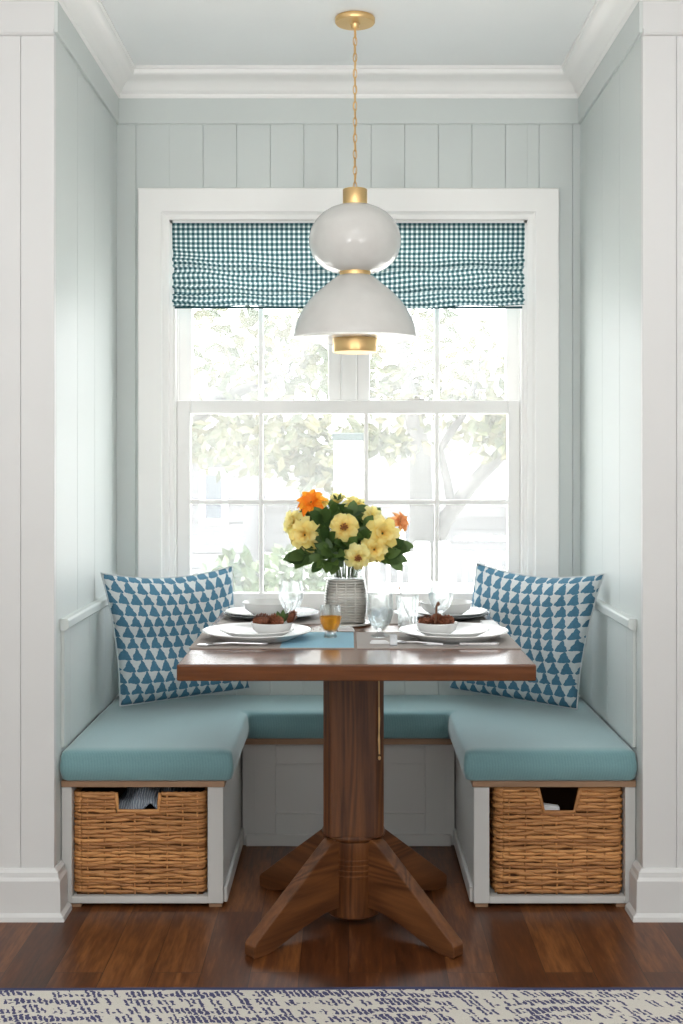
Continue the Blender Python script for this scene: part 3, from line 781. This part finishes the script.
# back settings
ybk2 = Y(3.53)
CH = plate_mesh(.142, .015, 'charger_plate', M['slate'])
xbl, xbr = X(271, 3.53), X(442, 3.53)
single(CH, (xbl, ybk2, MT), 'dark slate charger plate at the back left of the table', 'plate', 'slate chargers')
copy1(CH, (xbr, ybk2, MT), 'dark slate charger plate at the back right of the table')
WP = plate_mesh(.112, .014, 'dinner_plate', M['china'])
single(WP, (xbl-.022, ybk2, MT+.0055), 'white plate on the back left slate charger', 'plate', 'back white plates')
copy1(WP, (xbr+.022, ybk2, MT+.0055), 'white plate on the back right slate charger')
WB = bowl_mesh(.078, .036, 'bowl', M['china'])
single(WB, (xbl-.006, ybk2, MT+.0108), 'wide white bowl at the back left, behind the pinecones', 'bowl', 'back bowls')
copy1(WB, (xbr+.012, ybk2, MT+.0108), 'wide white bowl at the back right, behind the hooked twig')
# napkins
def napkin(x, y, w, d, h, label, rz):
    mb = MB()
    for k in range(3):
        e = .004*k; mb.box(-w/2+e*.5, w/2-e, -d/2+e*.4, d/2-e, k*h/3+.0004, (k+1)*h/3)
    o = mb.build('napkin', M['napkin'], bevel=h*.12, seg=2, smooth=True); o.location = (x, y, TZ); o.rotation_euler = (0, 0, rz); return tag(o, label, 'napkin')
napkin(X(346, 3.22), Y(3.275), .045, .045, .012, 'small white folded napkin beside the amber drink', .05)
napkin(X(482, 3.48)+.012, Y(3.42)-.06, .05, .15, .009, 'white folded napkin at the back right edge of the table', .03)
napkin(X(380, 2.995), Y(3.02)-.0, .05, .022, .008, 'white folded napkin in front of the water glass', -.03).location.z = MT
# cutlery
def spoon(L):
    mb = MB()
    def bw(u, v):
        a = 2*pi*u; r = v; return (-L/2+.021+.021*r*math.cos(a), .013*r*math.sin(a), .0035-.0030*(1-r*r))
    mb.grid(bw, 24, 5)
    mb.tube([(-L/2+.041, 0, .0036), (-L/2+.07, 0, .006), (0, 0, .007), (L/2-.02, 0, .0042), (L/2, 0, .0035)], [.0034, .0030, .0032, .0046, .0042], 8)
    return mb.build('spoon', M['steel'], smooth='all', weld=.0002, solid=.0012)
o = spoon(.175); o.location = (X(232, 2.98), Y(2.98), MT+.0006); o.rotation_euler = (0, 0, .04); tag(o, 'silver spoon lying in front of the left dinner plate', 'spoon')
def knife(L):
    mb = MB()
    mb.prism([(-L/2, 0), (-L/2+.012, -.010), (-L*.02, -.011), (-L*.02, .008), (-L/2+.03, .010)], lambda a, b, t: (a, b, t), .001, .0040)
    mb.prism([(-L*.02, -.006), (L*.1, -.008), (L/2-.006, -.0115), (L/2, -.009), (L/2, .009), (L/2-.006, .0115), (L*.1, .008), (-L*.02, .006)], lambda a, b, t: (a, b, t), .0003, .0085)
    return mb.build('table_knife', M['steel'], bevel=.0008)
o = knife(.19); o.location = (X(461, 2.98), Y(2.985), MT); o.rotation_euler = (0, 0, .02); tag(o, 'silver knife lying in front of the right dinner plate', 'knife')
def fork(L):
    mb = MB()
    mb.tube([(L/2, 0, .004), (0, 0, .006), (-L*.18, 0, .0045)], [.0046, .0032, .0028], 8)
    mb.prism([(-L*.18, -.003), (-L*.23, -.010), (-L*.30, -.011), (-L*.30, .011), (-L*.23, .010), (-L*.18, .003)], lambda a, b, t: (a, b, t), .0035, .0052)
    for k in range(4): mb.tube([(-L*.29, -.0093+.0062*k, .0043), (-L*.42, -.0093+.0062*k, .0035), (-L*.5, -.0093+.0062*k, .0055)], [.0022, .0020, .0012], 6)
    return mb.build('fork', M['steel'], smooth=True)
o = fork(.14); o.location = (X(417, 3.0), Y(3.0), MT+.0002); o.rotation_euler = (0, 0, -.42); tag(o, 'silver fork slanting under the left edge of the right dinner plate', 'fork')
o = fork(.14); o.location = (X(489, 3.5), Y(3.45), TZ+.0102); o.rotation_euler = (0, 0, .4); tag(o, 'silver fork lying at the back right, beside the pillow', 'fork')
o.location = (X(482, 3.48)-.035, Y(3.36), TZ); 

# glasses
def revolve(prof, name, m, root, n=36): return MB().lathe(prof, tuple(root.location), n).build(name, m, root, smooth=True)
g = thing('whisky_tumbler', (X(330.5, 3.13), Y(3.13), MT), 'small footed glass of amber drink on the blue end of the placemat', 'glass')
revolve([(.001, 0), (.017, 0), (.018, .003), (.015, .010), (.018, .018), (.026, .034), (.0295, .052), (.0275, .070), (.0255, .083), (.0245, .083), (.0265, .069), (.0282, .052), (.0248, .035), (.017, .020), (.001, .015)], 'glass_body', M['clear'], g)
revolve([(.001, .0155), (.0165, .0205), (.0243, .0355), (.0276, .051), (.0273, .054), (.001, .054)], 'drink', M['amber'], g)
g = thing('water_goblet', (X(380, 3.14), Y(3.14), MT), 'clear water goblet with ice in front of the vase', 'glass')
revolve([(.001, 0), (.024, 0), (.025, .003), (.010, .009), (.008, .014), (.014, .020), (.028, .036), (.034, .056), (.0345, .076), (.0325, .112), (.0315, .112), (.0333, .076), (.0328, .057), (.027, .038), (.013, .023), (.001, .021)], 'glass_body', M['clear'], g)
revolve([(.001, .0215), (.0125, .0235), (.0265, .0385), (.0322, .057), (.0328, .070), (.001, .070)], 'water', M['water'], g)
for k, (a, b, c_, r) in enumerate(((-.012, -.008, .064, .4), (.010, .004, .068, 1.1), (-.002, .012, .056, .8))):
    mb = MB(); mb.box(-.010, .010, -.009, .009, -.009, .009); bmesh.ops.rotate(mb.bm, verts=mb.bm.verts, matrix=Matrix.Rotation(r, 3, 'Y') @ Matrix.Rotation(r*1.7, 3, 'Z'))
    bmesh.ops.translate(mb.bm, verts=mb.bm.verts, vec=g.location+Vector((a, b, c_))); mb.build('ice_cube', M['ice'], g, bevel=.002)
def wineglass(label, loc, sc_=1.0):
    g = thing('wine_glass', loc, label, 'glass', 'wine glasses at the back of the table')
    pr = [(.001, 0), (.030, 0), (.031, .002), (.006, .006), (.0035, .012), (.0035, .034), (.008, .040), (.024, .054), (.034, .078), (.035, .098), (.030, .125), (.0292, .125), (.0342, .098), (.0332, .079), (.0235, .056), (.001, .043)]
    revolve([(r*sc_, z*sc_) for r, z in pr], 'glass_body', M['clear'], g); return g
wg = wineglass('clear wine glass at the back left, behind the left bowl', (X(291, 3.36), Y(3.365), TZ))
dup(wg, (X(441, 3.36), Y(3.365), TZ), 'clear wine glass at the back right, behind the right bowl')
g = thing('tall_tumbler', (X(408, 3.30), Y(3.33), TZ), 'clear tumbler with a stirring stick, behind the water goblet', 'glass')
revolve([(.001, 0), (.024, 0), (.026, .003), (.032, .090), (.031, .090), (.0245, .006), (.001, .006)], 'glass_body', M['clear'], g)
o = thing('stirring_stick', tuple(Vector(g.location)+Vector((.012, 0, .008))), 'thin leaning stirring stick in the tumbler right of the vase', 'stick')
L0 = Vector(o.location)
MB().tube([L0, L0+Vector((-.034, -.004, .100))], .0013, 6).build('rod', M['china'], o)
MB().tube([L0+Vector((-.033, -.004, .098)), L0+Vector((-.037, -.004, .110))], .0026, 6).build('tip', M['twig'], o)
g = thing('salt_cellar', (X(393.5, 2.985), Y(2.985), MT), 'tiny clear glass salt cellar at the front edge by the water goblet', 'salt cellar')
m = MB(); L0 = g.location
m.prism([(-.010, -.010), (.010, -.010), (.010, .010), (-.010, .010)], lambda a, b, t: (L0.x+a*(1-.15*(t > .01)), L0.y+b*(1-.15*(t > .01)), L0.z+t), 0, .028); m.build('glass_body', M['ice'], g, bevel=.002)
MB().box(L0.x-.007, L0.x+.007, L0.y-.007, L0.y+.007, L0.z+.003, L0.z+.012).build('salt', M['napkin'], g)

# ------------------------------------------------------------------ vase and bouquet
vx, vy = X(346, 3.40), Y(3.40)
vase = thing('flower_vase', (vx, vy, TZ), 'square ribbed pewter vase with a clear glass neck holding the bouquet', 'vase')
revolve([(.001, .001), (.070, .001), (.073, .004), (.072, .008), (.060, .011), (.001, .011)], 'base_tray', M['pewter'], vase, 48)
pr = [(.001, .012)]; z = .012
R0 = .0535
while z < .128:
    b = 1+.10*math.sin(pi*(z-.012)/.12)-.06*((z-.012)/.116)**3
    pr += [(R0*b, z), (R0*b+.0022, z+.0012), (R0*b+.0022, z+.0042), (R0*b, z+.0054)]; z += .0072
pr += [(.048, .131), (.001, .131)]
m = MB(); m.lathe(pr, (vx, vy, TZ), 56, power=5); m.build('ribbed_body', M['pewter'], vase, smooth=False)
for sx in (-.026, .0, .026):
    MB().box(vx+sx-.0016, vx+sx+.0016, vy-.0636, vy-.052, TZ+.014, TZ+.126).build('upright_band', M['pewter'], vase)
m = MB(); m.lathe([(.052, .129), (.0515, .145), (.049, .165), (.050, .182), (.0488, .182), (.0478, .165), (.0503, .145), (.051, .1305)], (vx, vy, TZ), 40, power=3.2); m.build('glass_neck', M['clear'], vase, smooth=True)
VT = Vector((vx, vy, TZ+.176))
def stem_to(c, foot):
    p0 = Vector((vx+foot[0], vy+foot[1], TZ+.134)); p3 = Vector(c)
    p1 = VT+Vector((foot[0]*1.3, foot[1]*1.3, .01)); p2 = p3*.75+p1*.25+Vector((0, 0, .012))
    return [p0*(1-t)**3+p1*3*t*(1-t)**2+p2*3*t*t*(1-t)+p3*t**3 for t in [k/8 for k in range(9)]]
def flower(px, py, d, r_px, face, m, label, kind='rose'):
    c = P(px, py, d); R = r_px*d/F; f = Vector(face).normalized()
    R *= 1.18; root = thing('rose' if kind != 'lily' else 'daisy_flower', c-f*R*.5, label, 'flower')
    rot = f.to_track_quat('Z', 'Y').to_matrix()
    mb = MB()
    layers = {'rose': ((4, .40, 1.45, .9), (5, .66, 1.2, .95), (6, .88, .80, 1.0), (7, 1.06, .26, 1.0)),
              'open': ((5, .55, .85, .9), (6, .85, .45, 1.0), (7, 1.05, .12, 1.0)),
              'bud': ((4, .5, 1.4, 1.1), (6, .8, 1.15, 1.3)), 'lily': ((6, .62, 1.0, 1.0), (7, .9, .62, .95), (8, 1.1, .3, .85))}[kind]
    for li, (n, rad, ang, wid) in enumerate(layers):
        for k in range(n):
            a = 2*pi*k/n+li*.55+random.uniform(-.12, .12); tilt = ang+random.uniform(-.1, .1); Lp = R*rad*random.uniform(.92, 1.06)
            wmax = wid*2*pi*R*rad/n*.72 if kind != 'bud' else R*.75
            def pp(u, v, a=a, tilt=tilt, Lp=Lp, wmax=wmax):
                s = v; w = wmax*(math.sin(pi*min(1, .12+.72*s))**.7 if kind != 'lily' else math.sin(pi*min(1, .1+.88*s)))*(u-.5)
                th = tilt*(1-.25*s)-.5*s*s*(1.35-ang if ang < 1.2 else .1)
                rr = R*.06+Lp*s*math.cos(th*.9); zz_ = Lp*s*math.sin(th)*.9+R*.12*li*0+.10*R*(2*u-1)**2*(1 if ang > .5 else .5)
                zz_ += R*.05*math.sin(8*u+a*5)*s
                x = rr*math.cos(a)-w*math.sin(a); y = rr*math.sin(a)+w*math.cos(a)
                return c-f*R*.25+rot @ Vector((x, y, zz_))
            mb.grid(pp, 5, 6, lambda u, v: (u, v))
    mb.build('petals', m, root, smooth='all', fixn=False)
    if kind == 'open':
        mb = MB()
        for k in range(14):
            a = k*2.4; q_ = R*.16*math.sqrt(k/14); b0 = c-f*R*.2+rot @ Vector((q_*math.cos(a), q_*math.sin(a), 0)); mb.tube([b0, b0+rot @ Vector((q_*.6*math.cos(a), q_*.6*math.sin(a), R*.34))], [.0012, .0022], 5)
        mb.build('stamens', M['stamen'], root, smooth=True)
    mb = MB()
    ft = (max(-.03, min(.03, (c.x-vx)*.25)), max(-.03, min(.03, (c.y-vy)*.25)))
    mb.tube(stem_to(c-f*R*.28, ft), .0022, 6); mb.build('stem', M['stem'], root, smooth=True)
    mb = MB()
    for k in range(5):
        a = 2*pi*k/5; b0 = c-f*R*.30; blade(mb, b0, b0+rot @ Vector((R*.45*math.cos(a), R*.45*math.sin(a), R*.10 if kind != 'bud' else R*.7)), R*.3, f)
    mb.build('sepals', M['leaf'], root, smooth='all', fixn=False)
    return root
flower(344, 527, 3.30, 13.5, (.0, -1, .18), M['yellow'], 'pale yellow rose with a brown eye at the middle of the bouquet', 'open')
flower(303, 535, 3.33, 14.5, (-.45, -1, .05), M['yellow'], 'large pale yellow rose at the left front of the bouquet')
flower(291, 522, 3.42, 12, (-.8, -.6, .3), M['cream'], 'cream yellow rose behind the large one at the left of the bouquet')
flower(310, 500, 3.40, 12.5, (-.25, -.7, .55), M['orange'], 'bright orange flower at the top left of the bouquet', 'lily')
flower(321, 500, 3.43, 9, (.1, -.5, .8), M['yellow'], 'small yellow flower touching the bright orange one', 'lily')
flower(338, 500, 3.40, 11, (-.05, -.35, .95), M['cream'], 'cream bud with green sepals at the top of the bouquet', 'bud')
flower(355, 502, 3.44, 10.5, (.15, -.35, .9), M['cream'], 'cream yellow rose at the top, right of the bud', 'rose')
flower(373, 514, 3.40, 9.5, (.4, -.7, .5), M['cream'], 'small cream yellow rose above the big right-hand rose')
flower(384, 533, 3.33, 15, (.35, -1, .15), M['yellow'], 'largest pale yellow rose at the right of the bouquet')
flower(375, 550, 3.31, 12, (.25, -1, -.05), M['yellow'], 'pale yellow rose just under the largest right-hand rose')
flower(358, 558, 3.28, 12, (.0, -1, -.12), M['cream'], 'cream rose with a brown eye lowest in the bouquet', 'open')
flower(402, 521, 3.40, 9, (.6, -.7, .3), M['peach'], 'small peach orange flower at the far right of the bouquet', 'lily')
def sprig(px, py, d, label, n=8, L=.05, group=None):
    c = P(px, py, d); mb = MB(); ft = (max(-.03, min(.03, (c.x-vx)*.3)), max(-.03, min(.03, (c.y-vy)*.3)))
    pts = stem_to(c, ft); mb.tube(pts, .0018, 5)
    for k in range(n):
        t = .50+.5*(k+1)/n; i = t*8; a = pts[min(8, int(i))].lerp(pts[min(8, int(i)+1)], i-int(i))
        dirv = (pts[8]-pts[4]).normalized()*.45+Vector((random.uniform(-1, 1), random.uniform(-1, .5), random.uniform(-.9, .6)))
        dirv.normalize(); l = L*random.uniform(.75, 1.15)
        blade(mb, a, a+dirv*l, l*.62, Vector((random.uniform(-.4, .4), -1, random.uniform(.0, .8))), random.uniform(.05, .3))
    blade(mb, pts[8], pts[8]+(pts[8]-pts[6]).normalized()*L+Vector((0, 0, -.01)), L*.6, (0, -1, .4))
    o = mb.build('leaf_sprig', M['leaf'], smooth='all', fixn=False); recenter(o); return tag(o, label, 'foliage', group)
for px, py, d in ((322, 520, 3.36), (328, 540, 3.32), (335, 512, 3.42), (352, 515, 3.40), (365, 528, 3.36), (345, 545, 3.31), (330, 552, 3.30), (318, 545, 3.35), (362, 540, 3.34), (372, 520, 3.42), (340, 530, 3.45), (325, 530, 3.44), (358, 512, 3.47), (316, 530, 3.46), (385, 542, 3.44), (310, 518, 3.44)):
    sprig(px, py, d, 'dark green leaf sprig inside the bouquet among the yellow flowers', 10, .052, 'leaf sprigs inside the bouquet')
sprig(301, 555, 3.34, 'dark green leaf sprig drooping at the lower left of the bouquet', 9, .052)
sprig(321, 563, 3.28, 'dark green leaf sprig hanging over the left of the vase neck', 5, .048)
sprig(396, 546, 3.36, 'dark green leaf sprig spreading at the right of the bouquet', 10, .052)
sprig(391, 556, 3.34, 'dark green leaf sprig drooping at the lower right of the bouquet', 7, .048)

# ------------------------------------------------------------------ rug
def rug():
    y1 = Y(2.785); mb = MB(); root = thing('area_rug', (0, y1-.9, 0), 'cream and indigo dashed rug with a navy edge, in front of the table', 'rug')
    def ed(x): return .002*math.sin(x*4+1)+.0015*math.sin(x*11)
    mb.grid(lambda u, v: (-1.25+2.5*u, y1-.016-1.75*(1-v)+ed(-1.25+2.5*u)*v, .0095), 60, 20)
    mb.grid(lambda u, v: (-1.25+2.5*u, y1-.016-1.75*(1-v)+ed(-1.25+2.5*u)*v, .0015), 60, 20)
    mb.build('pile', M['rug'], root)
    mb = MB(); mb.rings([[(x, y1-.018+ed(x), .0006), (x, y1-.002+ed(x), .0006), (x, y1+ed(x), .004), (x, y1-.002+ed(x), .0085), (x, y1-.010+ed(x), .0112), (x, y1-.018+ed(x), .0102)] for x in [-1.252+2.504*k/60 for k in range(61)]], True, True, True)
    mb.build('binding', M['rugedge'], root, smooth=True)
rug()

# ------------------------------------------------------------------ outdoors
GZ = -.45
struct(MB().box(-14, 14, 1.4, 30, GZ-.1, GZ).build('ground', M['lawn']))
def tree(name, base, limbs, crowns, n, leafsize, label, mat_, seed):
    rnd = random.Random(seed); root = thing(name, base, label, 'tree')
    mb = MB()
    for pts, rr in limbs: mb.tube(pts, rr, 10)
    mb.build('trunk', M['bark'], root, smooth=True)
    mb = MB()
    for (c, rad) in crowns:
        for _ in range(n):
            p = Vector([max(-1, min(1, rnd.gauss(0, .5))) for _k in range(3)]); p = Vector(c)+Vector((p.x*rad[0], p.y*rad[1], p.z*rad[2]))
            dv = Vector((rnd.uniform(-1, 1), rnd.uniform(-1, 1), rnd.uniform(-1, .3))).normalized(); l = leafsize*rnd.uniform(.7, 1.4)
            blade(mb, p, p+dv*l, l*.55, (rnd.uniform(-1, 1), -1, rnd.uniform(-1, 1)), .1, 2)
    f = mb.build('foliage', mat_, root, fixn=False); f['kind'] = 'stuff'
    return root
D = 12.0
def Q(px, py, d=D): return P(px, py, d)
tb = Vector((X(424, D), Y(D), GZ))
tree('shade_tree', tb, [
    ([tb, Q(424, 560), Q(421, 500), Q(420, 450), Q(412, 410), Q(402, 350, 12.2), Q(398, 280, 12.4)], [.20, .155, .12, .108, .085, .06, .036]),
    ([Q(430, 552), Q(445, 520), Q(470, 486), Q(500, 455, 12.1), Q(530, 425, 12.2), Q(560, 380)], [.10, .085, .075, .07, .06, .04]),
    ([Q(421, 455), Q(400, 446), Q(372, 444, 11.8), Q(340, 432, 11.6)], [.06, .05, .04, .02]),
    ([Q(452, 508), Q(447, 480), Q(440, 450), Q(452, 430), Q(470, 405), Q(480, 360)], [.05, .045, .04, .045, .035, .02])],
    [((X(400, D), Y(12.3), Z(390, D)), (.75, .6, .30)), ((X(470, D), Y(12.3), Z(400, D)), (.8, .6, .42)), ((X(440, D), Y(12.3), Z(340, D)), (1.1, .7, .6)), ((X(500, D), Y(11.8), Z(430, D)), (.35, .4, .30)), ((X(385, D), Y(11.8), Z(440, D)), (.35, .3, .14))],
    170, .14, 'pale tree with a forked grey trunk outside the right half of the window', M['oleaf'], 3)
D2 = 9.0
tb = Vector((X(150, D2), Y(D2)+.6, GZ))
tree('shade_tree', tb, [([tb, P(150, 500, 9.6), P(160, 420, 9.5), P(175, 330, 9.4)], [.14, .11, .09, .05]), ([P(156, 450, 9.5), P(220, 400, 9.2), P(290, 370, 9.0)], [.07, .05, .02])],
    [((X(225, D2), Y(D2), Z(440, D2)), (.55, .5, .22)), ((X(295, D2), Y(D2), Z(440, D2)), (.45, .5, .26)), ((X(230, D2), Y(D2), Z(360, D2)), (.9, .6, .55)), ((X(300, D2), Y(9.3), Z(350, D2)), (.6, .5, .5)), ((X(318, D2), Y(9.1), Z(465, D2)), (.16, .2, .14))],
    240, .11, 'leafy green tree outside the left half of the window', M['oleaf'], 11)
def shrub(px, py, d, w, h, label, seed):
    rnd = random.Random(seed); c = P(px, py, d); root = thing('shrub', (c.x, c.y, GZ), label, 'shrub', 'shrubs outside the window')
    mb = MB()
    for k in range(6): mb.tube([(c.x+rnd.uniform(-.05, .05), c.y, GZ), (c.x+rnd.uniform(-w, w)*.6, c.y+rnd.uniform(-.1, .1), c.z-h*.5)], [.014, .006], 5)
    mb.build('stem', M['bark'], root)
    mb = MB()
    for _ in range(420):
        p = Vector((rnd.gauss(0, .45)*w, rnd.gauss(0, .4)*w, rnd.uniform(GZ+.1-c.z, h*.5)*(1-.3*rnd.random())))+c
        dv = Vector((rnd.uniform(-1, 1), rnd.uniform(-1, 1), rnd.uniform(-.3, 1))).normalized(); l = rnd.uniform(.05, .10); blade(mb, p, p+dv*l, l*.55, (rnd.uniform(-1, 1), -1, .3), .1, 2)
    f = mb.build('foliage', M['shrubleaf'], root, fixn=False); f['kind'] = 'stuff'
shrub(243, 572, 5.7, .17, .14, 'pale green shrub outside, low behind the left pillow', 1)
shrub(283, 568, 6.5, .22, .20, 'pale green shrub outside, low to the left of the vase', 2)
shrub(318, 570, 7.6, .18, .20, 'pale green shrub outside, directly behind the vase', 5)
# white picket railing
yr = Y(7.0)
def railing(px0_, px1_, label):
    x0, x1 = X(px0_, 7), X(px1_, 7); zt = Z(552, 7); r = thing('picket_fence', ((x0+x1)/2, yr, GZ), label, 'fence', 'white railings outside')
    MB().box(x0, x1, yr-.03, yr+.03, zt-.04, zt).build('top_rail', M['outwhite'], r, bevel=.006)
    MB().box(x0, x1, yr-.02, yr+.02, GZ+.12, GZ+.17).build('bottom_rail', M['outwhite'], r, bevel=.006)
    n = int((x1-x0)/.062)
    for k in range(1, n):
        a = x0+(x1-x0)*k/n; MB().box(a-.011, a+.011, yr-.011, yr+.011, GZ+.17, zt-.04).build('picket', M['outwhite'], r)
    for a in (x0, x1): MB().box(a-.045, a+.045, yr-.045, yr+.045, GZ, zt+.06).build('post', M['outwhite'], r, bevel=.008)
railing(366, 422, 'white picket railing outside, just right of the vase')
railing(442, 522, 'white picket railing outside, behind the right pillow')
# tall white slatted gate with a teal lintel
yg = Y(6.0); x0, x1 = X(334, 6), X(363, 6); zt = Z(433, 6)
g = thing('garden_gate', ((x0+x1)/2, yg, GZ), 'tall narrow white slatted gate with a teal lintel, outside above the bouquet', 'gate')
MB().box(x0-.01, x1+.01, yg-.03, yg+.05, zt-.038, zt).build('lintel', M['teal'], g, bevel=.004)
for a in (x0, x1-.014): MB().box(a, a+.014, yg-.02, yg+.04, GZ, zt-.038).build('post', M['outwhite'], g)
m = MB()
for k in range(7): a = x0+.016+(x1-x0-.046)*k/6; m.box(a, a+.012, yg, yg+.014, GZ+.04, zt-.038)
m.box(x0+.014, x1-.014, yg+.014, yg+.02, GZ+.04, zt-.038)
m.build('slat_panel', M['outwhite'], g)
# houses behind
def house(xa, xb, d0, d1, ze, zr, label, wins, ov=.35):
    y0, y1 = Y(d0), Y(d1); h = thing('house', ((xa+xb)/2, (y0+y1)/2, GZ), label, 'house', 'houses outside')
    m = MB(); m.box(xa, xb, y0, y1, GZ, ze)
    k = 0; z = GZ+.2
    while z < ze-.1: m.box(xa-.01, xb+.01, y0-.02, y0, z, z+.17); z += .19
    m.build('wall', M['siding'], h)
    m = MB(); ym = (y0+y1)/2
    m.prism([(y0-ov, ze-.12), (y0-ov, ze+.02), (ym, zr), (y1+ov, ze+.02), (y1+ov, ze-.12), (ym, zr-.14)], lambda a, b, t: (t, a, b), xa-ov, xb+ov); m.build('roof', M['roof'], h)
    for (wx0, wx1, wz0, wz1) in wins:
        f = MB().box(wx0-.08, wx1+.08, y0-.06, y0-.02, wz0-.08, wz1+.08).build('window_frame', M['outwhite'], h)
        MB().box(wx0, wx1, y0-.065, y0-.058, wz0, wz1).build('window_pane', M['winglass'], f)
house(X(60, 15), X(243, 15), 15, 19, 1.35, 2.3, 'pale clapboard house outside, far left behind the leafy tree', [(X(206, 15), X(222, 15), .55, 1.1)])
house(X(238, 23), X(335, 23), 23, 28, .55, 1.1, 'low pale garage outside, behind the left window panes', [])
house(X(375, 17), X(620, 17), 17, 22, .62, 2.0, 'pale bungalow with a grey roof outside, behind the forked tree', [(X(405, 17), X(416, 17), -.1, .4)])

# ------------------------------------------------------------------ light
w = bpy.data.worlds.new('sky'); sc.world = w; w.use_nodes = True
bg = w.node_tree.nodes['Background']; bg.inputs[0].default_value = (.93, .97, 1.0, 1); bg.inputs[1].default_value = 4.2
def light(name, typ, loc, rot, energy, col, **kw):
    l = bpy.data.lights.new(name, typ); l.energy = energy; l.color = col
    for k, v in kw.items(): setattr(l, k, v)
    o = bpy.data.objects.new(name, l); C.objects.link(o); o.location = loc; o.rotation_euler = rot; return o
light('sun', 'SUN', (0, 0, 6), (math.radians(32), 0, math.radians(-60)), 15.0, (1, .97, .92), angle=math.radians(1.5))
light('rear_fill_light', 'AREA', (-.3, RY+.15, 2.0), (math.radians(90), 0, 0), 8, (.93, .97, 1.0), shape='RECTANGLE', size=3.4, size_y=.9)  # added fill from behind the camera; the rear wall has no window
light('overhead_fill_light', 'AREA', (0, -2.3, CZ-.03), (0, 0, 0), 10, (1.0, .97, .92), shape='DISK', size=.6)  # unseen fill added overhead to light the room from above
for k in (-1, 1): light('upward_fill_light', 'AREA', (1.0*k, -3.5, .7), (pi, 0, 0), 42, (1.0, .985, .96), shape='DISK', size=.5)  # added pair of upward fills behind the camera, brightening the ceiling

# ------------------------------------------------------------------ camera
cam = bpy.data.cameras.new('camera'); co = bpy.data.objects.new('camera', cam); C.objects.link(co)
co.location = (0, CY, H); co.rotation_euler = (pi/2, 0, 0)
cam.sensor_fit = 'VERTICAL'; cam.sensor_height = 36; cam.sensor_width = 24; cam.lens = F/1024*36
cam.shift_x = (341.5-348.5)/1024; cam.shift_y = (465-512)/1024
cam.clip_start = .05; cam.clip_end = 200
sc.camera = co
sc.view_settings.view_transform = 'Standard'; sc.view_settings.look = 'None'; sc.view_settings.gamma = 1; sc.view_settings.use_curve_mapping = False
sc.view_settings.exposure = 0.48
sc.cycles.max_bounces = 12; sc.cycles.diffuse_bounces = 6; sc.cycles.transparent_max_bounces = 24
sc.cycles.use_denoising = True
